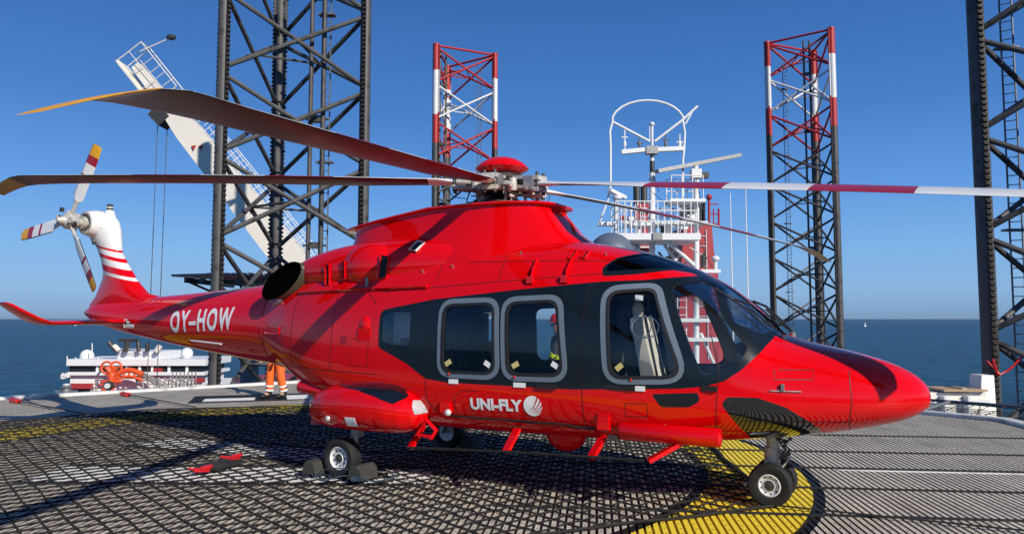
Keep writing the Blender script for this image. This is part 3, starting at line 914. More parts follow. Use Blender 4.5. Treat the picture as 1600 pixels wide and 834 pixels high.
# rotor fairing (doghouse)
def fairing():
    def ztop(x):
        if x > -3.6: return 3.085 - .02 * max(0, (x + 2.5)) 
        return 3.085 - (-3.6 - x) * .115
    lv = [(2.20, -5.75, -1.25, .90), (2.40, -5.35, -1.45, .84), (2.48, -5.15, -1.62, .79), (2.57, -5.05, -1.76, .735), (2.70, -5.0, -1.90, .665), (2.85, -4.96, -2.02, .60), (2.97, -4.96, -2.12, .565), (3.030, -4.98, -2.13, .56), (3.050, -5.12, -2.05, .605), (3.070, -5.12, -2.05, .605), (3.082, -5.0, -2.15, .54), (3.085, -4.0, -2.6, .2)]
    n = 64; rings = []
    for k, (z, xa, xb, w_) in enumerate(lv):
        cx = (xa + xb) / 2; L_ = (xb - xa) / 2; ring = []
        e = 3.0 if z < 2.7 else 4.6
        for j in range(n):
            a = 2 * math.pi * j / n; c, s = math.cos(a), math.sin(a)
            x = cx + L_ * math.copysign(abs(c) ** (2 / e), c)
            tp = 1 - .45 * max(0, (-3.2 - x) / 2.0) ** 1.2 if x < -3.2 else 1 - .22 * max(0, (x + 2.9)) ** 1.3
            y = w_ * tp * math.copysign(abs(s) ** (2 / e), s)
            zz = 2.44 + (z - 2.44) * (ztop(x) - 2.44) / (3.085 - 2.44) if z > 2.44 else z
            if z <= 2.58: zz -= .10 * max(0, (x + 2.3)) + .12 * max(0, -4.7 - x)
            ring.append(V((x, y, zz)))
        for v_ in ring:
            if v_.z > 2.5: v_.z = 2.5 + (v_.z - 2.5) * .88
            if v_.x > -3: v_.x = -3 + (v_.x + 3) * (.90 if v_.z > 2.6 else 1)
        rings.append(ring)
    link_mesh('rotor_fairing', loft(rings).mesh(), HELI, RED, angle=40)
    # rear spike of the lip
    mb = MB(); mb.tube([(-5.0, 0, 2.90), (-5.3, 0, 2.86)], [.02, .006], 6); mb.build('lip_spike', SLATE, HELI)
fairing()

# engine cowling bulges, intakes, exhaust
def cowling():
    for s in (-1, 1):
        mb = MB()
        rings = []
        for i in range(26):
            t = i / 25; x = -5.55 + 3.15 * t
            f = math.sin(math.pi * min(1, t * 1.05 + .0)) ** .45 if 0 < t < 1 else .02
            ring = []
            for j in range(28):
                a = 2 * math.pi * j / 28
                ring.append(V((x, s * (.60 - .03 * t) + .335 * f * math.cos(a), 2.30 + .04 * t + .33 * f * math.sin(a))))
            rings.append(ring)
        link_mesh('engine_cowling', loft(rings).mesh(), HELI, RED, angle=40)
        # exhaust: flared pipe aimed aft and outboard
        d = V((-.10, s * .985, .12)).normalized()
        c = V((-5.60, s * .80, 2.20)); ax_ = V((-.80, s * .42, .02)).normalized()
        u = V((1, 0, .50)); u = (u - d * u.dot(d)).normalized(); w_ = d.cross(u)
        mb = MB(); n = 40
        st = [(-.62, .19, .16, 0), (-.30, .29, .185, 0), (-.08, .355, .17, 0), (0, .375, .180, 0), (.004, .367, .174, 1), (-.015, .35, .165, 1), (-.07, .335, .155, 1)]
        for k, (t, ru, rw, m_) in enumerate(st):
            cc = c + ax_ * t * .9 + (d * -.10 if t < -.2 else V((0, 0, 0)))
            for j in range(n):
                a = 2 * math.pi * j / n; mb.v.append(tuple(cc + u * math.cos(a) * ru + w_ * math.sin(a) * rw))
            if k:
                for j in range(n):
                    j2 = (j + 1) % n; mb.f.append(((k-1)*n + j, (k-1)*n + j2, k*n + j2, k*n + j)); mb.m.append(m_)
        mb.f.append(tuple((len(st)-1)*n + j for j in range(n))); mb.m.append(1)
        mb.build('exhaust_pipe', [OLIVE, PIPE_DARK], HELI)
        # intake scoop: curved hood over a dark slot
        from mathutils.bvhtree import BVHTree
        dg = bpy.context.evaluated_depsgraph_get(); dg.update()
        trees = [BVHTree.FromObject(bpy.data.objects[nm_], dg) for nm_ in ('fuselage', 'rotor_fairing', 'engine_cowling' if s < 0 else 'engine_cowling.001')]
        def hit(x, z):
            best = None
            for t_ in trees:
                p_, n_, i_, d_ = t_.ray_cast(V((x, s * 3, z)), V((0, -s, 0)))
                if p_ and (best is None or d_ < best[2]): best = (p_, n_, d_)
            return best
        def inset(name, mat_, spots, parent=HELI, rim=None):
            for x, z, l, h, rot in spots:
                q_ = hit(x, z)
                if not q_: continue
                p_, n_, _ = q_
                if n_.dot(V((0, s, 0))) < 0: n_ = -n_
                upv = V((0, 0, 1)); upv = (upv - n_ * upv.dot(n_)).normalized(); fw = upv.cross(n_)
                M_ = Matrix((fw, n_, upv)).transposed() @ Matrix.Rotation(R(rot), 3, 'Y')
                mb = MB(); mb.box(p_, (l, .008, h), 0, M_)
                o_ = mb.build(name, mat_, parent, smooth=False)
                if rim:
                    mb = MB(); q4 = [M_ @ V((a_ * l / 2, .008, b_ * h / 2)) + p_ for a_, b_ in ((-1, -1), (1, -1), (1, 1), (-1, 1))]
                    mb.tube(q4, .014, 6, closed=True); mb.build('slot_rim', rim, o_)
        sg = 1
        mb = MB(); mb.sphere((-4.20, s * .80, 2.33), (.40, .175, .27), 28, 18); mb.build('intake_scoop', RED, HELI)
        trees.append(BVHTree.FromObject(bpy.data.objects['intake_scoop' if s < 0 else 'intake_scoop.001'], bpy.context.evaluated_depsgraph_get()))
        inset('intake_grille', SLATE, [(-3.93, 2.31, .10, .25, 8)], rim=RED)
        inset('intake_grille', SLATE, [(-3.56, 2.53, .10, .15, 18)], rim=ALU)
        inset('cooling_slot', BLACK, [(-4.78, 2.25, .07, .24, 5), (-4.50, 2.30, .06, .20, 5), (-1.74, 2.36, .045, .13, 14), (-1.62, 2.36, .045, .13, 14)], rim=RED)
cowling()

# cargo-rail beam under the cowling, small fittings on the near side
def fittings():
    for s in (-1, 1):
        mb = MB(); pts = [(x, s * (ysurf(x, 2.07) + .012), 2.07 + (x + 4.2) * .012) for x in [-5.3 + .1 * i for i in range(21)]]
        mb.tube(pts, .022, 6); mb.build('gutter_rail', RED, HELI)
        # door hinge rails above the cabin windows
        for x in (-2.08, -1.72):
            z0, z1 = 2.10, 2.33
            mb = MB()
            mb.tube([(x, s * (ysurf(x, z0) + .015), z0), (x, s * (ysurf(x, .5*(z0+z1)) + .035), .5*(z0+z1)), (x, s * (ysurf(x, z1) + .02), z1)], .018, 6)
            mb.box((x - .01, s * (ysurf(x, z0) + .012), z0 + .02), (.07, .04, .07)); mb.build('door_hinge', RED, HELI)
        for x, z in ((-3.05, 2.28), (-3.42, 2.24), (-2.30, 2.40), (-1.42, 2.36)):
            mb = MB(); mb.box((x, s * (ysurf(x, z) + .003), z), (.012, .012, .06), 0, Matrix.Rotation(R(-s * 25), 3, 'X')); mb.build('latch', METAL, HELI)
        # handles
        for x, z, l in ((-.98 + .02, 1.115, .28), (-.36, 1.135, .13), (-1.86, 1.10, .20)):
            mb = MB(); mb.box((x - (.18 if x > -1.1 and x < -.9 else 0), s * (ysurf(x, z) + .010), z), (l, .03, .045)); mb.build('door_handle', SEAL, HELI)
        # lower step tube and its struts
        mb = MB(); xs_ = [(-3.42, .41), (-2.28, .465), (-1.45, .49), (-.90, .50)]
        mb.tube([(x, s * 1.14, z) for x, z in xs_], .014, 8); mb.build('step_tube', BLACK, HELI)
        for x0, x1, z1 in ((-3.34, -3.40, .40), (-2.24, -2.28, .455), (-1.34, -1.40, .475), (-.60, -.86, .50)):
            mb = MB(); mb.beam((x0, s * .95, .66), (x1, s * 1.13, z1), .075, .035); mb.build('step_strut', RED, HELI, smooth=False)
        # float packs
        mb = MB(); mb.lathe([(.03, -.03), (.07, -.02), (.082, 0), (.082, .86), (.074, .88), (.02, .89)], (-1.15, s * .97, .72), (1, 0, 0), 20)
        mb.build('float_pack', RED, HELI)
        mb = MB(); mb.lathe([(.03, -.03), (.07, -.02), (.075, 0), (.075, .42), (.02, .44)], (-5.22, s * .80, .93), (1, -s * -.12, -.10), 20)
        mb.build('float_pack', RED, HELI)
        mb = MB(); mb.box((-1.31, s * (ysurf(-1.31, .80) + .02), .80), (.12, .05, .15), 0, None, .8); mb.build('fairing_bump', RED, HELI)
        mb = MB(); mb.box((-3.0, s * (ysurf(-3.0, .80) + .03), .84), (.11, .07, .10)); mb.build('fairing_bump', RED, HELI)
        mb = MB(); mb.sphere((-2.94, s * 1.13, .795), .035, 12, 8); mb.build('marker_light', LAMPG, HELI)
        mb = MB(); mb.tube([(x, s * (ysurf(x, .745) + .004), .745 - .02 * (x > -1.6)) for x in [-3.0 + .1 * i for i in range(17)]], .010, 6); mb.build('sill_trim', BLACK, HELI)
        # bulged blister and recess on the rear flank
        mb = MB(); mb.box((-4.37, s * (ysurf(-4.37, 1.50) - .012), 1.50), (.09, .03, .09)); mb.build('fuel_port', DARKRED, HELI)
        mb = MB(); mb.sphere((-4.08, s * (ysurf(-4.08, 1.66) - .02), 1.66), (.085, .045, .11), 14, 10)
        mb.box((-4.08, s * (ysurf(-4.08, 1.58) - .005), 1.565), (.17, .03, .14)); mb.build('step_blister', RED, HELI)
        # vent tube at the nose
        mb = MB(); mb.tube([(.12, s * (ysurf(.12, 1.12) + .01), 1.125), (.36, s * (ysurf(.36, 1.12) + .012), 1.12)], .006, 6)
        mb.box((.22, s * (ysurf(.22, 1.15) + .02), 1.155), (.025, .03, .06)); mb.build('pitot_probe', METAL, HELI)
    mb = MB(); mb.sphere((-1.98, -.35, .57), (.22, .20, .20), 20, 12); mb.build('belly_dome', RED, HELI)
    mb = MB(); mb.beam((-1.26, -1.02, .66), (-1.18, -1.02, .66), .05, .05); mb.build('camera_box', METALD, HELI)
    def on_top(x, y, d=.02):
        zt, zb, w_, zm, nt_, nb_ = (stv(x, k) for k in range(1, 7))
        return V((x + d * .5, y, zm + (zt - zm) * max(0, 1 - (abs(y) / w_) ** nt_) ** (1 / nt_) + d))
    # windscreen wipers
    for s in (-1, 1):
        mb = MB()
        p0 = on_top(.16, s * .30, .03)
        mb.tube([p0, on_top(.06, s * .34, .07), on_top(-.12, s * .40, .06), on_top(-.24, s * .46, .03)], .012, 6)
        mb.tube([p0 + V((.02, s * .03, 0)), on_top(.06, s * .38, .05), on_top(-.12, s * .44, .045)], .009, 6)
        mb.tube([on_top(.02, s * .40), on_top(-.12, s * .44), on_top(-.24, s * .47), on_top(-.42, s * .50)], .010, 6)
        mb.build('wiper', BLACK, HELI)
        mb = MB(); mb.lathe([(.028, -.06), (.028, .0), (.012, .015)], p0, (0, 0, 1), 10); mb.build('wiper_pivot', METAL, HELI)
fittings()

# sponsons
def sponson(s):
    prof = [(-4.78, .62, .80, .02), (-4.74, .58, .86, .10), (-4.62, .555, .93, .19), (-4.4, .53, 1.0, .27), (-4.1, .525, 1.045, .32), (-3.8, .525, 1.06, .335), (-3.55, .53, 1.04, .32), (-3.38, .55, .985, .27), (-3.26, .60, .915, .19), (-3.20, .68, .84, .09), (-3.185, .74, .78, .02)]
    rings = []
    n = 36
    ps = []
    for i in range(len(prof) - 1):
        for k in range(4):
            t = k / 4; t2 = t
            ps.append(tuple(a * (1 - t2) + b * t2 for a, b in zip(prof[i], prof[i + 1])))
    ps.append(prof[-1])
    for x, zb, zt, w_ in ps:
        x -= .08
        ring = []
        for j in range(n):
            a = 2 * math.pi * j / n; e = 2.4
            c, q = math.cos(a), math.sin(a)
            y = (1.0 if True else 0) + (w_ * math.copysign(abs(c) ** (2 / e), c)) 
            z = (zb + zt) / 2 + (zt - zb) / 2 * math.copysign(abs(q) ** (2 / e), q)
            ring.append(V((x, s * y, z)))
        rings.append(ring)
    me = fix_normals(loft(rings).mesh())
    sm = link_mesh('sponson', me, HELI, RED, angle=50)
    # black curved panel on the shoulder, white placards
    off = MB(); cm = V((-3.95, s * 1.0, .78))
    big = me.copy()
    for v in big.vertices:
        v.co += v.normal * .004
    P_ = rpoly([(-4.30, 1.2), (-4.05, .985), (-3.60, .955), (-3.38, .85), (-3.28, .93), (-3.3, 1.2)], [0, .1, .1, .03, 0, 0])
    pm = boolean(big.copy(), fix_normals(prism(rpoly([(-4.55, 1.01), (-4.05, 1.10), (-3.70, 1.10), (-3.50, 1.0), (-3.40, .93), (-3.52, .865), (-3.75, .935), (-4.0, .985), (-4.25, 1.0)], .03), .98 if s > 0 else -1.36, 1.36 if s > 0 else -.98).mesh()), 'INTERSECT')
    if len(pm.polygons): link_mesh('shoulder_panel', pm, sm, DGLOSS, angle=40)
    if s < 0:
        pm = boolean(big.copy(), fix_normals(prism([(-3.36, .90), (-3.27, .88), (-3.235, .77), (-3.32, .755)], -1.6, -1.0).mesh()), 'INTERSECT')
        if len(pm.polygons): link_mesh('placard', pm, sm, mat('grey_placard', (.42, .41, .42), .5, var=.4, scale=60), angle=40)
        pm = boolean(big.copy(), fix_normals(prism([(-4.12, .70), (-3.98, .70), (-3.98, .60), (-4.12, .60)], -1.6, -1.0).mesh()), 'INTERSECT')
        if len(pm.polygons): link_mesh('placard', pm, sm, WHITEM, angle=40)
    mb = MB(); mb.sphere((-4.38, s * 1.285, .665), (.03, .02, .03), 10, 8); mb.build('marker_light', LAMPG, sm)
    mb = MB(); mb.tube([(-4.2, s * 1.315, .655), (-4.2, s * 1.33, .655)], .03, 12); mb.build('refuel_cap', DARKRED, sm)
    # front ring bracket
    mb = MB(); mb.tube([(-3.32, s * 1.12, .55), (-3.20, s * 1.12, .70), (-3.10, s * 1.10, .60), (-3.14, s * 1.12, .53)], .028, 8, closed=True); mb.build('tow_bracket', RED, HELI)
    mb = MB(); mb.box((-4.80, s * .98, .60), (.14, .10, .12), 0, None, .7); mb.build('tail_bracket', DARKRED, sm)
sponson(-1); sponson(1)

def wheel(name, c, rad, wid, s, rimr=.115):
    root = empty(name); root.parent = HELI; root.location = c
    t = MB(); h = wid / 2
    t.lathe([(rimr, -h * .7), (rad * .72, -h * .96), (rad * .90, -h * .92), (rad * .98, -h * .62), (rad, -h * .2), (rad, h * .2), (rad * .98, h * .62), (rad * .90, h * .92), (rad * .72, h * .96), (rimr, h * .7)], (0, 0, 0), (0, s, 0), 40, cap=False)
    t.build('tyre', TYRE, root)
    r = MB()
    r.lathe([(.02, -h * .5), (rimr, -h * .6), (rimr + .004, h * .72, 0), (rimr - .006, h * .78, 0), (rimr - .016, h * .5, 0), (.060, h * .42, 0), (.048, h * .60, 0), (.022, h * .62, 1), (.018, h * .66, 1)], (0, 0, 0), (0, s, 0), 32)
    for k in range(9):
        a = 2 * math.pi * k / 9
        r.lathe([(.008, h * .42, 1), (.009, h * .56, 1)], (math.cos(a) * .080, 0, math.sin(a) * .080), (0, s, 0), 8, 1)
    r.build('rim', [RIM, METALD], root)
for s in (-1, 1):
    wheel('main_wheel', (-4.35, s * 1.07, .22), .22, .19, s, .122)
    mb = MB(); mb.tube([(-4.28, s * .93, .60), (-4.30, s * .93, .34)], .045, 12); mb.tube([(-4.30, s * .93, .34), (-4.35, s * .93, .235), (-4.35, s * 1.1, .235)], .035, 10)
    mb.box((-4.26, s * .93, .50), (.10, .10, .12)); mb.build('main_gear_leg', METAL, HELI)
    wheel('nose_wheel', (0, s * .17, .20), .20, .14, s, .10)
mb = MB()
mb.tube([(.02, 0, .75), (.0, 0, .38)], .062, 16); mb.tube([(.0, 0, .52), (.0, 0, .36)], .075, 16)
mb.box((.0, 0, .34), (.13, .13, .15)); mb.tube([(0, -.2, .205), (0, .2, .205)], .03, 10); mb.tube([(0, 0, .36), (0, 0, .205)], .045, 10)
mb.tube([(.075, -.03, .50), (.15, -.03, .42), (.07, -.03, .32)], .014, 6); mb.tube([(.075, .03, .50), (.15, .03, .42), (.07, .03, .32)], .014, 6)
mb.build('nose_gear_leg', CREAM, HELI)
mb = MB(); rnd = random.Random(5)
for k in range(10): mb.box((.09 + rnd.uniform(-.02, .08), rnd.uniform(-.1, .05), .50 + rnd.uniform(-.06, .12)), (.03, .03, .03))
for k in range(5):
    x0 = .05 + rnd.uniform(-.02, .04); mb.tube([(x0, -.06, .62), (x0 + .08, -.08, .52), (x0 + .02, -.07, .42)], .006, 5)
mb.build('brake_hose', METALD, HELI)
# tow / lifting arm lying against the nose wheel
mb = MB(); mb.tube([(-.03, -.10, .34), (-.16, -.14, .22), (-.24, -.16, .17)], .018, 8); mb.build('torque_link', METAL, HELI)

# lettering, laid on the skin
def text_on(name, s, h, x0, z0, mat_, xs=1.0, off=0, parent=None, slope=0.0, sp=1.0):
    cu = bpy.data.curves.new('t', 'FONT'); cu.body = s; cu.space_character = sp; cu.size = 1; cu.offset = off; cu.resolution_u = 4
    o = bpy.data.objects.new('t', cu); COL.objects.link(o)
    dg = bpy.context.evaluated_depsgraph_get(); dg.update()
    me = bpy.data.meshes.new_from_object(o.evaluated_get(dg)); bpy.data.objects.remove(o)
    ys = [v.co.y for v in me.vertices]; hh = max(ys) - min(ys); m0 = min(ys); k = h / hh
    x_min = min(v.co.x for v in me.vertices)
    bm = bmesh.new(); bm.from_mesh(me)
    bmesh.ops.triangulate(bm, faces=bm.faces)
    for k_ in range(1, 12):
        geo = bm.verts[:] + bm.edges[:] + bm.faces[:]
        bmesh.ops.bisect_plane(bm, geom=geo, plane_co=(0, m0 + hh * k_ / 12, 0), plane_no=(0, 1, 0))
    for k_ in range(1, 30):
        geo = bm.verts[:] + bm.edges[:] + bm.faces[:]
        bmesh.ops.bisect_plane(bm, geom=geo, plane_co=(k_ * .15, 0, 0), plane_no=(1, 0, 0))
    for v in bm.verts:
        x = x0 + (v.co.x - x_min) * k * xs; z = z0 + (v.co.y - m0) * k + (x - x0) * slope
        y = -(ysurf(x, z) + .005)
        v.co = (x, y, z)
    bm.to_mesh(me); bm.free()
    ob = link_mesh(name, me, HELI, mat_, smooth=False); 
    return ob
t1 = text_on('registration_text', 'OY\u2013HOW', .31, -8.14, 1.535, WHITEM, .70, .034, slope=.036, sp=1.22)
t2 = text_on('company_text', 'UNI-FLY', .118, -2.71, .832, WHITEM, 1.04, .045, slope=.014)
def logo():
    cx, cz, r = -2.015, .905, .098
    m1 = MB(); n = 40
    pts = [(cx + r * math.cos(2*math.pi*i/n), cz + r * math.sin(2*math.pi*i/n)) for i in range(n)]
    P3 = [(x, -(ysurf(x, z) + .006), z) for x, z in pts] + [(cx, -(ysurf(cx, cz) + .006), cz)]
    m1.add(P3, [(n, (i + 1) % n, i) for i in range(n)])
    lg = m1.build('company_logo', WHITEM, HELI, smooth=False)
    m2 = MB()
    # four red crescents sweeping up to the right
    for k, (a0, a1, w_) in enumerate(((58, 70, .018), (34, 44, .016), (12, 20, .014), (-12, -4, .012))):
        L_, R_ = [], []
        for i in range(9):
            t = i / 8
            q0 = V((cx - r * .55 + .02 * k, cz - r * .62)); q1 = V((cx + r * 1.05 * math.cos(R(a0)), cz + r * 1.05 * math.sin(R(a0))))
            mid = (q0 + q1) / 2 + V((.03, -.025))
            p = q0 * (1-t)**2 + mid * 2*t*(1-t) + q1 * t*t
            d = ((mid - q0) * (1 - t) + (q1 - mid) * t).normalized(); nn = V((-d.y, d.x))
            ww = w_ * t * .75
            L_.append(p + nn * ww / 2); R_.append(p - nn * ww / 2)
        b = len(m2.v)
        for p in L_ + R_: m2.v.append((p.x, -(ysurf(p.x, p.y) + .0085), p.y))
        for i in range(8): m2.f.append((b + i, b + 9 + i, b + 10 + i, b + i + 1)); m2.m.append(0)
    m2.build('logo_stripe', RED, lg, smooth=False)
logo()
# warning placard on the tail boom with an arrow
x, z = -9.25, 1.665
mb = MB(); mb.box((x, -(ysurf(x, z) + .004), z), (.24, .004, .13)); pl = mb.build('placard', WHITEM, HELI, smooth=False)
mb = MB(); y = -(ysurf(x, z) + .008)
mb.box((x + .02, y, z), (.15, .003, .018)); mb.add([(x - .05, y - .002, z + .03), (x - .05, y - .002, z - .03), (x - .105, y - .002, z)], [(0, 1, 2)])
for dz in (.045, -.045): mb.box((x, y, z + dz), (.17, .003, .012))
mb.build('arrow_mark', BLACK, pl, smooth=False)
# small formation-light strip below the registration
mb = MB(); mb.tube([(x, -(ysurf(x, 1.41 + (x + 7.7) * -.03) + .02), 1.43 + (x + 7.7) * -.05) for x in (-7.75, -7.5, -7.2, -7.02)], .013, 6); mb.build('boom_antenna', WHITEP, HELI)
mb = MB(); pts = [(x, -(ysurf(x, 1.55) + .004), 1.555) for x in (-5.98, -5.8, -5.6)] + [(-5.58, -(ysurf(-5.58, 1.62) + .004), 1.64)]
mb.tube(pts, .012, 5); mb.build('panel_trim', RED, HELI)

# cabin interior
def interior():
    mb = MB()
    mb.box((-2.3, 0, .80), (3.1, 1.9, .04)); mb.box((-.45, 0, .86), (1.0, 1.5, .04)); mb.build('cabin_floor', INNER, HELI, smooth=False)
    mb = MB(); mb.box((-4.15, 0, 1.55), (.04, 1.9, 1.5)); mb.build('rear_bulkhead', INNER, HELI, smooth=False)
    for s in (-1, 1):
        mb = MB(); mb.box((-3.72, s * .84, 1.63), (.24, .015, .36)); mb.build('lit_wall_panel', mat('lit_wall_tone', (.42, .45, .44), .6), HELI, smooth=False)  # added pale panel, coloured to stand in for the sunlit wall inside
    # ceiling lining
    mb = MB(); mb.box((-2.65, 0, 2.24), (2.4, 1.1, .05)); mb.build('ceiling_panel', INNER, HELI, smooth=False)
    # instrument panel and glareshield
    mb = MB()
    mb.extr([(-.16, -.56, 1.0), (-.16, -.56, 1.40), (-.24, -.56, 1.50), (-.10, -.56, 1.55), (.06, -.56, 1.44), (.06, -.56, 1.0)], (0, 1.12, 0)); mb.box((-.16, 0, 1.06), (.4, 1.3, .42))
    mb.build('instrument_panel', INNER, HELI, smooth=False)
    mb = MB(); mb.box((-.6, 0, 1.0), (.7, .28, .35)); mb.build('centre_console', INNER, HELI, smooth=False)
    def seat(name, x, y, sc=1.0, pilot=False, rear=False):
        r = empty(name); r.parent = HELI; r.location = (x, y, .86)
        if rear: r.rotation_euler.z = math.pi
        sh = MB()
        sh.box((-.26, 0, .52), (.10, .42, .92), 0, Matrix.Rotation(R(-12), 3, 'Y'), .82)
        sh.box((-.31, 0, 1.0), (.10, .30, .20), 0, Matrix.Rotation(R(-12), 3, 'Y'), .8)
        sh.box((.05, 0, .14), (.52, .52, .10)); sh.box((0, 0, .04), (.3, .35, .12))
        sh.build('seat_shell', SEATD, r, smooth=False)
        cu = MB(); cm = BEIGE if pilot else SEATD
        cu.box((-.11, 0, .50), (.13, .42, .80), 0, Matrix.Rotation(R(-12), 3, 'Y'), .85)
        cu.sphere((-.225, 0, .96), (.05, .13, .09), 12, 8)
        cb = cu.build('backrest_cushion', cm, r, angle=60)
        cu = MB(); cu.sphere((.12, 0, .22), (.30, .27, .075), 18, 10); cu.build('seat_cushion', cm, r)
        bl = MB()
        for q in (-.09, .09): bl.beam((-.125, q, .92), (.005, q * 1.3, .30), .03, .010)
        bl.build('harness', SEAL, r, smooth=False)
    for y in (-.48, .48): seat('pilot_seat', -.93, y, pilot=True)
    for y in (-.66, -.22, .22, .66): seat('passenger_seat', -3.55, y)
    for y in (-.66, -.22, .22, .66): seat('passenger_seat', -1.75, y, rear=True)
    # headset hanging behind the door window
    mb = MB(); mb.tube([(-.98 + .13 * math.cos(a), -.80, 1.66 + .10 * math.sin(a)) for a in [i * math.pi / 10 for i in range(20)]], .006, 5, closed=True)
    mb.tube([(-1.03 + .10 * math.cos(a), -.78, 1.67 + .11 * math.sin(a)) for a in [i * math.pi / 10 for i in range(20)]], .005, 5, closed=True)
    mb.build('headset_cable', WHITEM, HELI)
interior()

# ------------------------------------------------------------------ main rotor
def main_rotor():
    hub = V((-2.94, 0, 3.27))
    mb = MB()
    mb.lathe([(.28, -.32), (.26, -.20), (.20, -.16), (.13, -.10), (.12, .02), (.22, .04), (.25, .08), (.22, .13), (.10, .16), (.07, .22)], hub, (0, 0, 1), 32, 1)
    mb.lathe([(.05, -.6), (.09, -.4), (.30, -.30), (.33, -.25), (.31, -.20), (.12, -.18)], hub, (0, 0, 1), 32, 1)
    root = mb.build('main_rotor', [CREAM, METALD, METAL], HELI, angle=30)
    dm = MB()
    dm.lathe([(.05, .06, 1), (.15, .10, 1), (.24, .155, 1), (.305, .195, 0), (.312, .205, 0), (.30, .225, 0), (.25, .272, 0), (.185, .310, 0), (.11, .335, 0), (.045, .344, 0), (.005, .346, 0)], hub, (0, 0, 1), 48)
    do = dm.build('hub_cap', [RED, DARKRED], root, angle=60)
    # world azimuth (deg, ccw from +X) -> local
    for az, slope, droop, p0_, p1_ in ((34, -.045, .20, 8, 15), (-38, -.106, .14, 6, 16), (-103.6, -.110, .0, 5, 4), (-180.5, .038, .15, 8, 6), (106, -.05, .20, 8, 0)):
        a = R(az) + TH
        d0 = V((math.cos(a), math.sin(a), 0)); e0 = V((-math.sin(a), math.cos(a), 0))   # e0: leading side (turns counter-clockwise)
        up = V((0, 0, 1))
        def P(r, ch, n_, pitch, drp=True):
            c, s = math.cos(pitch), math.sin(pitch)
            z = slope * r - (droop * (max(0, r - .4) / 5.66) ** 2 if drp else 0)
            if r > 5.66: z -= .12 * ((r - 5.66) / .40) ** 1.5
            return hub + V((0, 0, .03)) + d0 * r + e0 * (ch * c - n_ * s) + up * (z + ch * s + n_ * c)
        # grip
        g_ = MB()
        def gbox(r0, r1, w0, w1, h0, h1, mi=0, dz=0):
            vs = []
            for r, ww, hh in ((r0, w0, h0), (r1, w1, h1)):
                for cc, nn in ((-1, -1), (1, -1), (1, 1), (-1, 1)): vs.append(P(r, cc * ww / 2, nn * hh / 2 + dz, 0, False))
            g_.add(vs, [(0, 1, 2, 3), (4, 7, 6, 5), (0, 4, 5, 1), (1, 5, 6, 2), (2, 6, 7, 3), (3, 7, 4, 0)], mi)
        gbox(.08, .30, .13, .17, .12, .10, 1)
        gbox(.22, .58, .20, .17, .035, .05, 0, .065); gbox(.22, .58, .20, .17, .035, .05, 0, -.065)
        gbox(.30, .40, .15, .15, .09, .09, 1); gbox(.40, .52, .24, .22, .15, .15, 2)
        g_.tube([P(.15, .05, -.02, 0, False), P(.30, .20, -.03, 0, False), P(.52, .17, -.02, 0, False)], .025, 8, 0)
        g_.lathe([(.045, -.07), (.05, 0), (.045, .07)], P(.30, .20, -.03, 0, False), (0, 0, 1), 12, 0)
        for q in (-.06, .06): g_.lathe([(.022, -.12), (.022, .12), (.012, .13)], P(.55, q, 0, 0, False), (0, 0, 1), 10, 1)
        g_.tube([P(.24, .18, -.04, 0, False), P(.20, .14, -.34, 0, False)], .013, 8, 0)
        g_.tube([P(.24, -.13, -.05, 0, False), P(.46, -.14, -.06, 0, False)], .028, 10, 2)
        g_.tube([P(.36, -.12, -.05, 0, False), P(.42, -.16, -.16, 0, False), P(.58, -.12, -.15, 0, False), P(.66, -.05, -.05, 0, False)], .006, 5, 1)
        g_.build('blade_grip', [CREAM, METALD, METAL], root, angle=30)
        # blade: (r, lead, trail, half thickness)
        st = [(.50, .07, -.07, .040), (.62, .075, -.08, .038), (.74, .11, -.13, .030), (.86, .12, -.15, .026), (1.05, .11, -.18, .024), (1.35, .105, -.22, .024), (1.75, .105, -.285, .024), (1.95, .105, -.295, .024), (2.45, .105, -.295, .024), (2.75, .105, -.295, .024), (3.0, .105, -.295, .023),
              (3.5, .105, -.295, .022), (4.0, .105, -.295, .021), (4.3, .105, -.295, .020), (4.85, .105, -.295, .019), (5.2, .105, -.295, .017), (5.35, .11, -.30, .016), (5.5, .115, -.315, .014), (5.62, .11, -.33, .012), (5.75, .075, -.33, .010), (5.87, .015, -.335, .008), (5.97, -.06, -.345, .006), (6.06, -.17, -.36, .004)]
        n = 20; bl = MB()
        for r, ld, tr, t in st:
            if r > .8: ld, tr = ld * .86, tr * .86
            pit = R(p0_ + (p1_ - p0_) * min(1, max(0, (r - .7) / 1.6)))
            for j in range(n):
                q = 2 * math.pi * j / n; u = (1 - math.cos(q)) / 2
                c = ld - tr
                th = t * (2.2 * math.sqrt(u) * (1 - u) ** .75 + .05) if r > .8 else t * math.sin(math.pi * u) ** .5
                top = j <= n // 2
                bl.v.append(tuple(P(r, ld - c * u, th * (1 if top else -.75) + .0, pit)))
        # colours: top white with dark red bands, underside dark with painted red bounce inboard, yellow tips
        def topm(r):
            if r >= 5.72: return 2
            if 1.95 <= r < 2.75: return 1
            if 3.5 <= r < 4.3: return 1
            return 0
        for i in range(len(st) - 1):
            r = st[i][0]
            for j in range(n):
                j2 = (j + 1) % n
                if j < n // 2: m_ = topm(r)
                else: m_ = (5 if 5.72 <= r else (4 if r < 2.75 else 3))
                if r < .8: m_ = 0
                bl.f.append((i*n + j, i*n + j2, (i+1)*n + j2, (i+1)*n + j)); bl.m.append(m_)
        bl.f.append(tuple((len(st)-1)*n + j for j in range(n))); bl.m.append(2)
        bl.f.append(tuple(reversed(range(n)))); bl.m.append(0)
        bl.build('rotor_blade', [WHITEP, DARKRED, YELLOWP, BLADEU, BLADEUR, TIPU], root, angle=45)
    # swashplate clutter
    sw = MB(); rnd = random.Random(11)
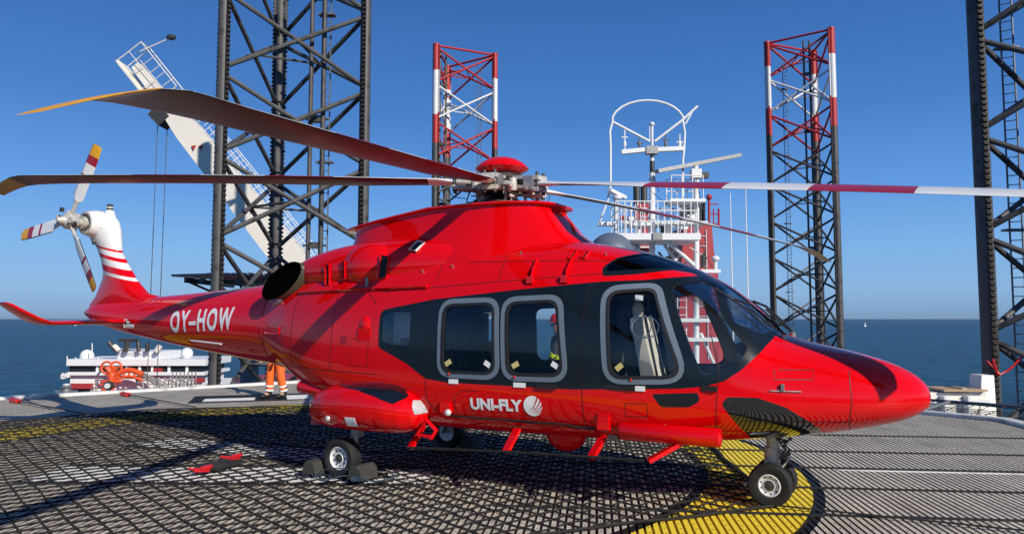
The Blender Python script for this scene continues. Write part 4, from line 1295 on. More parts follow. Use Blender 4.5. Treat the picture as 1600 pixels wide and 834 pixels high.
    for k in range(40):
        a = rnd.uniform(0, 6.28); r = rnd.uniform(.08, .42); z = rnd.uniform(-.28, .05)
        sw.box(hub + V((math.cos(a)*r, math.sin(a)*r, z)), (rnd.uniform(.02, .11), rnd.uniform(.02, .07), rnd.uniform(.02, .06)), rnd.choice((0, 1, 1, 2)), Matrix.Rotation(a, 3, 'Z') @ Matrix.Rotation(rnd.uniform(-.5, .5), 3, 'Y'))
    for k in range(5):
        a = 2 * math.pi * k / 5 + .3
        sw.tube([hub + V((math.cos(a)*.30, math.sin(a)*.30, -.28)), hub + V((math.cos(a+.1)*.24, math.sin(a+.1)*.24, -.02))], .014, 8, 0)
        sw.tube([hub + V((math.cos(a)*.42, math.sin(a)*.34, -.13)), hub + V((math.cos(a+.5)*.45, math.sin(a+.5)*.40, -.16)), hub + V((math.cos(a+.9)*.38, math.sin(a+.9)*.38, -.06))], .008, 5, 1)
    sw.build('swashplate', [CREAM, METALD, BLADEUR], root, angle=30)
main_rotor()

# ------------------------------------------------------------------ chocks, rope, red-ended strap, on the deck
def heli_pt(x, y, z=0):
    return HELI.matrix_basis @ V((x, y, z))
def chock(p, rz, label):
    mb = MB()
    prof = [(-.11, 0), (-.11, .03), (-.07, .14), (.03, .155), (.08, .11), (.10, 0)]
    mb.extr([(a, -.14, b) for a, b in prof], (0, .28, 0))
    o = mb.build('wheel_chock', CHOCKM, smooth=False)
    bv = o.modifiers.new('b', 'BEVEL'); bv.width = .012; bv.segments = 2
    o.location = p; o.rotation_euler.z = rz
    tag(o, label, 'wheel chock', 'chocks at the near main wheel')
chock(V((*heli_pt(-4.66, -1.13).xy, .035)), -TH + math.pi, 'dark rubber chock behind the near main wheel, on its tail side')
chock(V((*heli_pt(-4.02, -1.12).xy, .035)), -TH, 'dark rubber chock in front of the near main wheel, on its nose side')
chock(V((*heli_pt(-4.02, 1.12).xy, .035)), -TH, 'dark rubber chock at the far main wheel, in the shade under the helicopter')
o = bpy.data.objects['wheel_chock.002']; o['group'] = 'chocks at the main wheels'
mb = MB(); a0 = heli_pt(-4.5, -1.38)
pts = []
for i in range(40):
    t = i / 39
    pts.append(a0 + V((t * .95 + .12 * math.sin(t * 17), -.10 + .13 * math.cos(t * 13) + .02 * i / 39, .05 + .03 * math.sin(t * 21) ** 2)))
pts2 = [a0 + V((.05 + .24 * (1 - math.cos(t)), .05 - .05 * t, .05 + .10 * math.sin(t))) for t in [i * math.pi / 14 for i in range(15)]]
mb.tube(pts, .007, 6); mb.tube(pts2, .006, 6)
for k in range(7): mb.tube([a0 + V((.50 + .05 * math.cos(q + k), -.15 + .04 * math.sin(q), .05 + .004 * k)) for q in (0, 1, 2, 3, 4, 5)], .012, 5)
tag(mb.build('chock_rope', BLUER), 'thin blue rope with a knot tangled on the net by the near main wheel', 'rope')
def tie(p, q):
    root = empty('tie_down_strap', p)
    tag(root, 'black folded strap with two red ends lying on the net left of the helicopter', 'strap')
    d = V(q) - V(p); d.z = 0; n_ = V((-d.y, d.x, 0)).normalized()
    mb = MB()
    for k in range(5):
        mb.beam(n_ * (.05 * k - .09) + d * .12 + V((0, 0, .05 + .008 * k)), n_ * (.06 * k - .16) + d * .9 + V((0, 0, .045 + .01 * (k % 2))), .05, .03)
    mb.sphere(d * .35 + V((0, 0, .06)), (.16, .10, .05), 10, 6); mb.build('webbing', STRAP, root, smooth=False)
    for k, (c, dd) in enumerate(((V((0, 0, .06)), 1), (d + V((0, 0, .07)), -1))):
        mb = MB(); u = V((1, .15, 0)).normalized()
        mb.beam(c - u * .08, c + u * .08, .06, .04); mb.beam(c - u * .01 + V((0, 0, .02)), c + u * .10 + V((0, 0, .04)), .08, .035)
        mb.tube([c - u * .07, c - u * .14 + V((0, 0, .02)), c - u * .08 + V((0, .04, .0))], .012, 6)
        mb.build('red_buckle', REDPL, root, smooth=False)
tie((*atz(316, 742, 0).xy, 0), (*atz(364, 724, 0).xy, 0))

# deck-edge lights
def edge_light(p, r, label, dish=False):
    root = empty('deck_light', p); tag(root, label, 'deck light')
    mb = MB()
    if dish:
        mb.sphere((0, 0, .13), (.12, .14, .11), 16, 10); mb.tube([(0, 0, -.1), (0, 0, .1)], .05, 8); mb.build('lamp_housing', METALD, root)
        mb = MB(); mb.lathe([(.07, 0), (.065, .02), (.02, .03)], (.03, -.125, .13), (.2, -1, .1), 16); mb.build('lens', LAMPG, root)
    else:
        mb.lathe([(.10, -.1), (.10, .10), (.13, .13), (.10, .15), (.08, .18), (.04, .19)], (0, 0, 0), (0, 0, 1), 16); mb.box((0, 0, .04), (.5, .08, .04)); mb.build('lamp_housing', METAL, root)
        mb = MB(); mb.lathe([(.08, .0), (.07, .03), (.02, .04)], (0, 0, .18), (0, 0, 1), 12); mb.build('lens', LAMPG, root)
edge_light(V((-10.35, 17.25, .02)), .2, 'low metal deck light on brackets, left of the round floodlight')
edge_light(V((-9.72, 17.9, .0)), .2, 'round dark floodlight with pale lens standing at the left deck edge', True)

# ------------------------------------------------------------------ jack-up legs
def jackup_leg(A, beta, label, s=8.0, ztop=40, zbot=-30, bay=4.7, red_top=False, zoff=0.0, mirror=False, pipes=False, lad=True, chord_r=.30):
    root = empty('jackup_leg', (A[0], A[1], SEA_Z))
    tag(root, label, 'rig leg', 'lattice legs of the rig')
    zt = ztop - SEA_Z; zb = zbot - SEA_Z
    b = R(beta)
    P = [V((0, 0, 0)), V((s * math.cos(b), s * math.sin(b), 0)), V((s * math.cos(b + R(60)), s * math.sin(b + R(60)), 0))]
    cen = (P[0] + P[1] + P[2]) / 3
    mats = [LEGM, TEETH, LRED, LWHITE]
    def band_(z):
        if not red_top: return 0
        k = zt - z
        if k < 3.4: return 2
        if k < 9.0: return 3
        if k < 12.6: return 2
        return 0
    cuts = [zb] + ([zt - 12.6, zt - 9.0, zt - 3.4] if red_top else []) + [zt]
    for i in range(3):
        mb = MB(); p = P[i]
        for a, c in zip(cuts[:-1], cuts[1:]):
            m_ = band_((a + c) / 2)
            mb.tube([p + V((0, 0, a)), p + V((0, 0, c))], chord_r, 14, m_)
        mb.lathe([(chord_r + .04, zt - .25, 2 if red_top else 0), (chord_r + .04, zt, 2 if red_top else 0)], p, (0, 0, 1), 14, 2 if red_top else 0)
        ch = mb.build('chord', mats, root)
        # rack plates, teeth both ways along the tangent
        tg = (cen - p).normalized(); tg = V((-tg.y, tg.x, 0))
        rad = (cen - p).normalized()
        pitch = .27; th = .09
        for sg in (-1, 1):
            mb = MB()
            z = zb; outer = []
            k = int((zt - zb) / pitch)
            c0 = tg * (chord_r - .03) * sg; c1 = tg * (chord_r + .05) * sg; c2 = tg * (chord_r + .17) * sg
            for q in range(k):
                z0 = zb + q * pitch
                if z0 < zt - 75: continue
                m_ = band_(z0)
                m_ = m_ if m_ else 1
                vs = []
                for off in (-th, th):
                    o_ = rad * off
                    vs += [p + c0 + o_ + V((0, 0, z0)), p + c1 + o_ + V((0, 0, z0)), p + c2 + o_ + V((0, 0, z0 + pitch * .30)), p + c2 + o_ + V((0, 0, z0 + pitch * .52)), p + c1 + o_ + V((0, 0, z0 + pitch * .82)), p + c1 + o_ + V((0, 0, z0 + pitch)), p + c0 + o_ + V((0, 0, z0 + pitch))]
                mb.add(vs, [(0, 1, 2, 3, 4, 5, 6), (13, 12, 11, 10, 9, 8, 7), (1, 8, 9, 2), (2, 9, 10, 3), (3, 10, 11, 4), (4, 11, 12, 5)], m_)
            mb.build('rack', mats, root, smooth=False, fix=False)
    # X bracing on each face, internal ring at each crossing
    nb = int((zt - zb) / bay)
    for i in range(3):
        a, c = P[i], P[(i + 1) % 3]
        for k in range(nb):
            mb = MB()
            z1 = zt - .4 - k * bay - zoff; z0 = z1 - bay + .35
            if z0 < zb: break
            m_ = band_((z0 + z1) / 2)
            mb.tube([a + V((0, 0, z0)), c + V((0, 0, z1))], .135, 8, m_); mb.tube([a + V((0, 0, z1)), c + V((0, 0, z0))], .135, 8, m_)
            mid = (a + c) / 2 + V((0, 0, (z0 + z1) / 2)); mb.sphere(mid, .2, 8, 6, m_)
            mb.build('cross_brace', mats, root)
        if red_top:
            mb = MB(); mb.tube([a + V((0, 0, zt - .2)), c + V((0, 0, zt - .2))], .15, 8, 2); mb.build('top_beam', mats, root)
    for k in range(nb):
        mb = MB()
        zc = zt - .4 - k * bay - zoff - (bay - .35) / 2
        m_ = band_(zc)
        ms = [(P[i] + P[(i + 1) % 3]) / 2 for i in range(3)]
        for i in range(3): mb.tube([ms[i] + V((0, 0, zc)), ms[(i + 1) % 3] + V((0, 0, zc))], .075, 6, m_)
        mb.build('inner_brace', mats, root)
    # two raw-water pipes and a ladder inside one face
    f0, f1 = (P[1], P[2]) if not mirror else (P[0], P[2])
    mb = MB()
    pp = P[0].lerp(P[1], .55 if pipes is False else pipes) + (cen - P[0].lerp(P[1], .5)) * .35
    for o_ in (0, .75): mb.tube([pp + V((o_, 0, zb)), pp + V((o_, 0, zt - .6))], .13, 10)
    z = zt - 5
    while z > zb:
        mb.tube([pp + V((-.3, 0, z)), pp + V((1.05, 0, z))], .07, 6); mb.box(pp + V((.37, 0, z)), (.5, .5, .35)); z -= 7.5
    mb.build('water_pipe', LEGM, root)
    if lad:
        mb = MB(); lp = f0.lerp(f1, .42) if lad is True else V((*lad, 0))
        u = V((math.cos(b), math.sin(b), 0)) * .25
        mb.tube([lp - u + V((0, 0, zb)), lp - u + V((0, 0, zt - 2))], .045, 5); mb.tube([lp + u + V((0, 0, zb)), lp + u + V((0, 0, zt - 2))], .045, 5)
        z = zt - 2
        while z > max(zb, zt - 75): mb.tube([lp - u + V((0, 0, z)), lp + u + V((0, 0, z))], .025, 4, cap=False); z -= .45
        z = zt - 6
        while z > zb: mb.box(lp + V((0, .1, z)), (1.0, .5, .1)); z -= 9
        mb.build('ladder', SHIPB, root)
    return root
A1 = at(343, 300, 40); jackup_leg((A1.x, 40), 26, 'dark lattice rig leg rising close behind the helicopter tail and the white crane boom', ztop=26, zoff=.9, pipes=.62, lad=(4.9, 3.2), chord_r=.32)
A2 = at(680, 300, 90); jackup_leg((A2.x, 90), 25, 'far lattice rig leg with red and white top directly behind the rotor hub', ztop=at(680, 69, 90).z, red_top=True, pipes=.10, lad=(5.3, 3.0), chord_r=.38)
A3 = at(1204, 300, 95); jackup_leg((A3.x, 95), -37, 'far lattice rig leg with red and white top on the right, above the nose', ztop=at(1204, 66, 95).z, red_top=True, mirror=True, pipes=.55, lad=(2.6, 1.0), chord_r=.40)
A4 = at(1536, 300, 34); jackup_leg((A4.x, 34), -37, 'dark lattice rig leg cut off by the right edge of the photo', ztop=30, zoff=.6, mirror=True, chord_r=.36, lad=(2.35, 1.3))
# red rope tied round that leg's foot
root4 = bpy.data.objects['jackup_leg.003']
mb = MB()
p = V((A4.x, 34, at(1560, 580, 34).z))
mb.tube([p + V((-.5, -.5, .5)), p + V((0, -.6, -.1)), p + V((.4, -.6, .1)), p + V((2.2, -.9, 2.0))], .05, 6); mb.tube([p + V((-.1, -.6, -.1)), p + V((-.3, -.6, .6))], .05, 6)
tag(mb.build('red_rope', REDPL), 'red rope tied round the foot of the right-hand rig leg', 'rope')

# ------------------------------------------------------------------ white guard structure by the right leg
def guard():
    root = empty('leg_guard', (*at(1500, 640, 19).xy, -2))
    tag(root, 'white steel bulwark with raised end beside the foot of the right rig leg', 'bulwark')
    Y = 19; o = V(root.location)
    def q(px, py, y): return at(px, py, y) - o
    mb = MB()
    def slab(px0, px1, py, y0, y1, zb=-2.6, mi=0):
        a = q(px0, py, y0); b = q(px1, py, y0)
        d = y1 - y0
        mb.extr([(a.x, a.y, zb + 2 - 2), (b.x, b.y, zb), (b.x, b.y, b.z), (a.x, a.y, a.z)], (0, d, 0), mi)
    slab(1385, 1541, 613, Y, Y + 1.6)
    mb.build('bulwark_wall', CRANEM, root, smooth=False)
    mb = MB()
    a = q(1534, 586, Y + .3); b = q(1553, 586, Y + .3); c = q(1558, 660, Y - .2); d = q(1532, 660, Y - .2)
    mb.extr([tuple(a), tuple(b), tuple(c), tuple(d)], (0, .5, 0))
    mb.build('end_post', CRANEM, root, smooth=False)
    mb = MB()
    a = q(1472, 612, Y - .05); b = q(1540, 612, Y - .05)
    mb.box(((a.x + b.x) / 2, a.y + .4, a.z + .04), (b.x - a.x, 1.0, .05)); mb.build('timber_cap', mat('pale_timber', (.45, .30, .18), .7), root, smooth=False)
    mb = MB(); mb.extr([tuple(q(1503, 606, Y)), tuple(q(1520, 609, Y)), tuple(q(1540, 610, Y)), tuple(q(1540, 613, Y)), tuple(q(1515, 613, Y))], (0, .9, 0)); mb.build('peeled_plate', SHIPW, root, smooth=False)
    mb = MB()
    for px in (1440, 1475, 1512):
        a = q(px, 640, Y - .12); mb.box((a.x, a.y, a.z - .3), (.08, .22, 1.3))
    mb.box((q(1470, 626, Y).x, q(1470, 626, Y).y - .04, q(1470, 626, Y).z), (2.4, .1, .08)); mb.build('stiffener', SHIPW, root, smooth=False)
guard()

# ------------------------------------------------------------------ crane
def crane():
    base = at(492, 452, 62); tip = at(214, 104, 62)
    root = empty('deck_crane', (base.x, base.y, SEA_Z)); o = V(root.location)
    tag(root, 'cream white crane with box boom leaning left behind the left rig leg', 'crane')
    a = base - o; b = tip - o; d = (b - a).normalized(); L = (b - a).length
    up = V((0, 1, 0)); n = d.cross(up).normalized()   # in-plane normal
    if n.z < 0: n = -n
    # boom: tapered box with knuckle near the tip
    st = [(0, 1.22, 1.0), (.15, 1.25, 1.0), (.70, .98, .85), (.77, .80, .75), (.85, .50, .55), (.97, .40, .45), (1.0, .36, .4)]
    mb = MB()
    for t, h, w_ in st:
        c = a + d * L * t + n * (-.3 if t > .74 else 0) * 0
        for sy, sn in ((-1, -1), (1, -1), (1, 1), (-1, 1)): mb.v.append(tuple(c + up * sy * w_ + n * sn * h))
    for i in range(len(st) - 1):
        for j in range(4):
            j2 = (j + 1) % 4; mb.f.append((i*4+j, i*4+j2, (i+1)*4+j2, (i+1)*4+j)); mb.m.append(0)
    mb.f.append((0, 1, 2, 3)); mb.m.append(0); k = (len(st)-1)*4; mb.f.append((k+3, k+2, k+1, k)); mb.m.append(0)
    mb.build('boom', CRANEM, root, smooth=False)
    for t in (.36, .50, .64):
        for dx in (0, .6):
            mb = MB(); c = a + d*L*t - n*.4 + V((dx, -1.02, 0)); mb.extr([tuple(c), tuple(c + V((.4, 0, .05))), tuple(c + V((.2, 0, -.4)))], (0, .04, 0)); mb.build('boom_marking', LRED, root, smooth=False)
    # walkway handrail along the upper side
    mb = MB()
    def rail(t0, t1, off, hgt, k=10, y=-.6):
        for h in (hgt, hgt * .5): mb.tube([a + d*L*t0 + n*(off + h) + up*y, a + d*L*t1 + n*(off + h) + up*y], .035, 4)
        for i in range(k + 1):
            t = t0 + (t1 - t0) * i / k; mb.tube([a + d*L*t + n*off + up*y, a + d*L*t + n*(off + hgt) + up*y], .035, 4)
    rail(.0, .66, 1.08, 1.1, 16); rail(.0, .66, 1.08, 1.1, 16, .7); rail(.70, .79, 1.1, 1.5, 4); rail(.70, .79, 1.1, 1.5, 4, .7)
    mb.build('handrail', SHIPW, root)
    # tip cage
    mb = MB()
    c0 = a + d * L * .84 - n * .9; c1 = a + d * L * 1.04 - n * .9
    for y in (-.8, .8):
        q = [c0 + up*y, c1 + up*y, c1 + up*y + n*2.6, c0 + up*y + n*2.6]
        for i in range(4): mb.tube([q[i], q[(i+1) % 4]], .05 if i else .14, 5)
        for t in (.33, .66): mb.tube([q[0].lerp(q[1], t), q[3].lerp(q[2], t)], .035, 4)
        mb.tube([q[0].lerp(q[3], .5), q[1].lerp(q[2], .5)], .035, 4)
    for p_ in (c1, c1 + n*2.6, c0): mb.tube([p_ - up*.8, p_ + up*.8], .05, 5)
    mb.beam(c0 + n*.1, c1 + n*.1, 1.6, .12)
    mb.tube([c1 + n*1.5, a + d*L*1.03 + n*2.5 + V((1.4, 0, .4))], .05, 5)
    mb.build('tip_cage', CRANEM, root)
    mb = MB(); mb.sphere(a + d*L*1.03 + n*2.5 + V((1.4, 0, .4)), (.45, .3, .25), 8, 6); mb.build('anemometer', METALD, root); mb = MB(); mb.box(a + d*L*.80 - n*1.0, (1.4, 1.6, 1.2), 0, Matrix.Rotation(.8, 3, 'Y'))
    mb.build('sheave', METALD, root)
    # hook block and falls
    mb = MB()
    for px in (247, 262):
        t = at(px, 178, 62) - o; mb.tube([t, V((t.x - .2, t.y, t.z - 30))], .035, 4)
    mb.build('hoist_rope', CABLE, root)
    hk = at(246, 178, 62) - o
    mb = MB(); mb.box(hk, (1.1, .7, .6), 0, Matrix.Rotation(-.5, 3, 'Y')); mb.tube([hk + V((-.6, 0, 1.2)), hk], .18, 6); mb.build('hook_block', CRANEM, root, smooth=False)
    # slewing house and pedestal
    mb = MB(); mb.box(a + V((1.5, 0, -1.5)), (5.5, 4.5, 5.0), 0, None, .85); mb.build('slewing_house', CRANEM, root, smooth=False)
    mb = MB(); mb.lathe([(2.1, 0), (2.1, a.z - 5), (2.7, a.z - 3.8)], (a.x + 1.5, a.y, 0), (0, 0, 1), 24); mb.build('pedestal', CRANEM, root)
crane()

def platform():
    c = at(370, 436, 75)
    root = empty('far_platform', (c.x, c.y, SEA_Z)); tag(root, 'flat dark raised platform on trusses behind the left rig leg, above the tail boom', 'platform')
    z = c.z - SEA_Z
    mb = MB(); mb.extr([(-5.3, -3, z + .1), (-1, -6, z), (6.5, -6, z), (7.5, 3, z), (4, 8, z + .1), (-2, 8, z + .1)], (0, 0, .22)); mb.build('slab', SHIPB, root, smooth=False)
    mb = MB()
    for x in (-3, -.5, 2, 4.5):
        mb.beam((x, -5, z - .35), (x, 7, z - .35), .3, .5); mb.tube([(x, -5, z - .4), (1.5, 0, z - 3)], .12, 6)
    for x in (-1.2, 2.3, 5): mb.box((x, -5.5, z - .5), (.5, .3, .5))
    mb.build('truss', METALD, root, smooth=False)
    mb = MB()
    for i in range(16): x = -4.8 + .75 * i; mb.extr([(x, -6.6 if x > -1 else -3.4, z + .2), (x + .6, -6.6 if x > -1 else -3.7, z + .2), (x + .6, -5.9 if x > -1 else -2.9, z + .05), (x, -5.9 if x > -1 else -2.7, z + .05)], (0, 0, .05))
    mb.build('edge_panel', LWHITE, root, smooth=False)
    mb = MB(); mb.tube([(1.5, 0, 0), (1.5, 0, z - 2.5)], .9, 16); mb.build('column', SHIPB, root)
platform()

# ------------------------------------------------------------------ radar mast with platform
def radar_mast():
    Y = 28.0
    o = V((at(1018, 400, Y).x, Y, -3.0))
    root = empty('radar_mast', o); tag(root, 'white mast with hoop, sensors and railed platform behind the cockpit', 'mast')
    def q(px, py, dy=0): return at(px, py, Y + dy) - o
    # central pole
    mb = MB()
    mb.tube([q(1019, 640), q(1019, 270)], .11, 14); mb.tube([q(1019, 262), q(1019, 238)], .075, 12, 0)
    for py in range(272, 420, 9): mb.tube([q(1013, py), q(1025, py)], .02, 5)
    mb.build('pole', SHIPW, root)
    mb = MB(); mb.tube([q(1019, 270), q(1019, 252)], .095, 12); mb.tube([q(1019, 247), q(1019, 236)], .08, 12); mb.build('collar', METALD, root)
    mb = MB(); mb.tube([q(1019, 240), q(1019, 192)], .045, 10); mb.lathe([(.09, 0), (.10, .06), (.03, .14)], q(1019, 196), (0, 0, 1), 12); mb.tube([q(1015, 222), q(1015, 195)], .02, 6); mb.build('top_sensor', SHIPW, root)
    # yard arms
    mb = MB()
    a = q(971, 238); b = q(1011, 234); mb.beam(a, b, .2, .16)
    a = q(1027, 234); b = q(1067, 232.5); mb.beam(a, b, .2, .16); mb.build('yard_arm', SHIPW, root, smooth=False)
    mb = MB(); mb.box(q(1018, 235), (.45, .3, .3)); mb.build('junction_box', METAL, root, smooth=False)
    # hoop
    mb = MB(); pts = [q(950, 312), q(954, 290), q(954, 230), q(953, 205), q(957, 190)]
    for i in range(1, 12):
        t = math.pi * (1 - i / 12); pts.append(q(1012 + 57 * math.cos(t), 192 - 35 * math.sin(t)))
    pts += [q(1067, 190), q(1070, 207), q(1069, 232), q(1067, 250), q(1067, 330)]
    mb.tube(pts, .045, 8); mb.tube([q(950, 312), q(936, 350)], .04, 6)
    mb.build('hoop', SHIPW, root)
    mb = MB(); mb.tube([q(958, 191), q(1015, 221)], .05, 8); mb.tube([q(1023, 221), q(1066, 188), q(1090, 166)], .05, 8); mb.tube([q(1083, 172), q(1071, 194)], .035, 6); mb.build('stay_arm', SHIPW, root)
    # small sensors on the yard
    for px, top, m_ in ((976, 203, SHIPW), (999, 212, SHIPB), (1040, 207, SHIPB), (1062, 210, SHIPW)):
        mb = MB(); mb.tube([q(px, 234), q(px, top)], .028, 6); mb.lathe([(.05, 0), (.07, .1), (.05, .2)], q(px, 229), (0, 0, 1), 10)
        mb.tube([q(px - 5, top + 12), q(px + 5, top + 12)], .03, 5); mb.build('wind_sensor', m_, root)
    # radar scanner
    mb = MB(); a = q(1026, 268, -.6); b = q(1155, 243, .8)
    mb.beam(a, b, .30, .14); mb.build('radar_scanner', METAL, root, smooth=False)
    mb = MB(); mb.box(q(1087, 272), (.38, .38, .34)); mb.tube([q(1087, 264), q(1088, 254)], .09, 10); mb.build('radar_motor', SHIPW, root, smooth=False)
    mb = MB(); mb.box(q(1100, 274), (.32, .25, .22)); mb.build('radar_gearbox', METALD, root, smooth=False)
    # radar post
    mb = MB(); mb.tube([q(1088, 280), q(1088, 570)], .11, 12)
    mb.build('radar_post', SHIPW, root)
    # upper small platform
    mb = MB(); mb.box(q(1070, 316), (1.35, 1.0, .12)); mb.build('upper_platform', SHIPW, root, smooth=False)
    mb = MB()
    c = q(1070, 316)
    for dx in (-.6, -.2, .2, .6):
        for dy in (-.45, .45): mb.tube([c + V((dx, dy, 0)), c + V((dx, dy, .95))], .022, 5)
    for h in (.5, .95):
        for dy in (-.45, .45): mb.tube([c + V((-.6, dy, h)), c + V((.6, dy, h))], .022, 5)
    # main platform rails
    c = q(1020, 369)
    for z in (.45, .85, 1.2):
        for dy in (-.9, .9): mb.tube([c + V((-1.45, dy, z)), c + V((1.5, dy, z))], .025, 5)
        for dx in (-1.45, 1.5): mb.tube([c + V((dx, -.9, z)), c + V((dx, .9, z))], .025, 5)
    for i in range(13):
        x = -1.45 + 2.95 * i / 12
        for dy in (-.9, .9): mb.tube([c + V((x, dy, 0)), c + V((x, dy, 1.2))], .022, 5)
    # ladder cage left
    for i in range(5): x = -1.35 + .18 * i; mb.tube([c + V((x, -1.0, .0)), c + V((x, -1.0, 1.1))], .02, 5)
    mb.build('railing', SHIPW, root)
    mb = MB(); mb.box(c + V((0, 0, -.12)), (3.15, 2.0, .24)); mb.box(q(1000, 352), (.9, .9, .1)); mb.box(q(1060, 350), (2.0, 1.0, .1)); mb.build('main_platform', SHIPW, root, smooth=False)
    mb = MB(); mb.box(c + V((-.02, -1.02, -.12)), (.35, .1, .26)); mb.build('cable_box', METAL, root, smooth=False)
    mb = MB()
    mb.tube([c + V((-1.35, -.8, -.2)), q(963, 640)], .09, 10); mb.tube([q(963, 368), q(963, 310)], .09, 10)
    mb.tube([c + V((.3, -.8, -.2)), q(1085, 415)], .08, 8); mb.tube([c + V((-.4, .8, -.2)), q(985, 460)], .08, 8); mb.tube([c + V((.6, .9, -.2)), q(1086, 450)], .07, 8)
    mb.tube([q(968, 372), q(985, 378), q(992, 400), q(1000, 430)], .10, 8)
    mb.build('support_strut', SHIPW, root)
    # second small radar on left
    mb = MB(); a = q(952, 297, -.3); b = q(976, 309, .3); mb.beam(a, b, .2, .12); mb.lathe([(.18, 0), (.2, .08), (.1, .14)], q(964, 311), (0, 0, 1), 12); mb.build('small_radar', SHIPW, root)
    mb = MB(); mb.beam(q(934, 350), q(962, 350), .3, .14); mb.build('side_beam', SHIPW, root, smooth=False)
    # ladder on the post
    mb = MB()
    for dx in (-.72, -.38): mb.tube([q(1088, 400) + V((dx, 0, 0)), q(1088, 570) + V((dx, 0, 0))], .022, 5)
    z = q(1088, 400).z
    while z > q(1088, 570).z: mb.tube([(q(1088, 400).x - .72, 0, z), (q(1088, 400).x - .38, 0, z)], .015, 4); z -= .28
    mb.build('ladder', SHIPW, root)
    mb = MB(); mb.box(q(1108, 424), (.75, .5, .13)); mb.tube([q(1118, 424), q(1118, 404)], .07, 8); mb.lathe([(.10, 0), (.15, .06), (.15, .14), (.07, .2)], q(1118, 408), (0, 0, 1), 12); mb.build('lamp_bracket', SHIPW, root)
    mb = MB(); mb.tube([q(1098, 418), q(1098, 396)], .09, 8); mb.build('signal_lamp', METALD, root)
    rnd = random.Random(21)
    for k in range(26):
        mb = MB()
        c2 = q(rnd.uniform(975, 1085), rnd.uniform(372, 430), rnd.uniform(-.5, 1.2)); d2 = V((rnd.uniform(-.5, .5), rnd.uniform(-.3, .3), rnd.uniform(-.6, .1)))
        mb.tube([c2, c2 + d2], rnd.uniform(.02, .05), 6, rnd.choice((0, 0, 1))); mb.build('mast_pipe', [SHIPW, METALD], root)
    for k in range(12):
        mb = MB()
        c2 = q(rnd.uniform(970, 1080), rnd.uniform(335, 368), rnd.uniform(-.6, .8)); mb.box(c2, (rnd.uniform(.1, .35), .2, rnd.uniform(.1, .4)), rnd.choice((0, 0, 1, 2))); mb.build('equipment_box', [SHIPW, METALD, FUNNEL], root, smooth=False)
    mb = MB()
    for px, py, p2, y2 in ((1019, 300, 1087, 345), (1019, 262, 1030, 300), (1087, 275, 1100, 330), (1095, 378, 1115, 420), (1019, 320, 965, 360)):
        a2 = q(px, py, -.1); b2 = q(p2, y2, -.1); mb.tube([a2, a2.lerp(b2, .5) - V((0, 0, .15)), b2], .014, 5)
    mb.build('cable_run', METALD, root)
    # cross walkway seen through the cockpit
    mb = MB(); mb.box(q(1085, 500), (2.6, .6, .14)); mb.box(q(1075, 530), (2.2, .6, .14)); mb.tube([q(1095, 520), q(1125, 590)], .06, 8); mb.build('walkway', SHIPW, root, smooth=False)
radar_mast()

def exhaust_stack():
    Y = 33.0; o = V((at(1100, 400, Y).x, Y, -4))
    root = empty('funnel', o); tag(root, 'dark red funnel block with blackened exhaust pipes, right of the white mast', 'funnel')
    def q(px, py, dy=0): return at(px, py, Y + dy) - o
    a = q(1068, 352); b = q(1112, 350); c = q(1128, 440); 
    mb = MB()
    mb.extr([(a.x, 0, a.z), (b.x, 0, b.z), (b.x + .9, 0, -4), (a.x - .9, 0, -4)], (0, 3.0, 0)); mb.build('casing', FUNNEL, root, smooth=False)
    mb = MB(); mb.extr([(b.x + .01, .3, b.z - .1), (b.x + .42, .5, c.z), (b.x + .95, .8, -4), (b.x + .9, .8, -4), (b.x, .3, b.z - .1)], (0, 1.8, 0)); mb.build('side_fin', DARKRED, root, smooth=False)
    mb = MB()
    for i in range(3): mb.box((a.x + .15 + .30 * i, .6, a.z + .55), (.24, .5, 1.1))
    mb.tube([q(1098, 350) + V((0, .5, 0)), q(1098, 312) + V((0, .5, 0))], .25, 12); mb.build('exhaust_pipe', METALD, root)
    mb = MB(); mb.tube([q(1108, 350), q(1108, 312)], .06, 8); mb.sphere(q(1108, 308), .14, 10, 8); mb.build('signal_post', FUNNEL, root)
    mb = MB()
    for z in (0, .45, .9):
        mb.tube([q(1108, 350) + V((0, 0, z)), q(1123, 350) + V((0, 0, z))], .03, 5)
    mb.tube([q(1123, 352), q(1123, 326)], .05, 6); mb.tube([q(1115, 352), q(1115, 326)], .03, 6); mb.build('railing', FUNNEL, root)
    mb = MB(); 
    for i in range(9): mb.tube([(a.x + .5, -.04, a.z - .5 - .45 * i), (a.x + 1.0, -.04, a.z - .5 - .45 * i)], .02, 4)
    mb.tube([(a.x + .5, -.04, a.z - .2), (a.x + .5, -.04, a.z - 6)], .025, 4); mb.tube([(a.x + 1.0, -.04, a.z - .2), (a.x + 1.0, -.04, a.z - 6)], .025, 4)
    mb.build('ladder', SHIPW, root)
exhaust_stack()
def small_stack():
    Y = 35.0; o = V((at(1004, 360, Y).x, Y, -4))
    root = empty('exhaust_tower', o); tag(root, 'narrow dark red exhaust tower with sooty top, left of the white mast pole', 'exhaust tower')
    def q(px, py, dy=0): return at(px, py, Y + dy) - o
    mb = MB(); a = q(998, 320); mb.box((a.x + .15, 0, (a.z - 4) / 2), (.55, .9, a.z + 4)); mb.build('tower', FUNNEL, root, smooth=False)
    mb = MB()
    for dx in (-.1, .25): mb.tube([(a.x + dx, 0, a.z), (a.x + dx, 0, a.z + .95)], .16, 10)
    mb.build('sooty_pipe', METALD, root)
    mb = MB()
    for z in (-.3, -.9, -1.5, -2.1): mb.box((a.x + .15, -.2, a.z + z), (.75, 1.0, .06))
    mb.build('gallery', SHIPW, root, smooth=False)
small_stack()
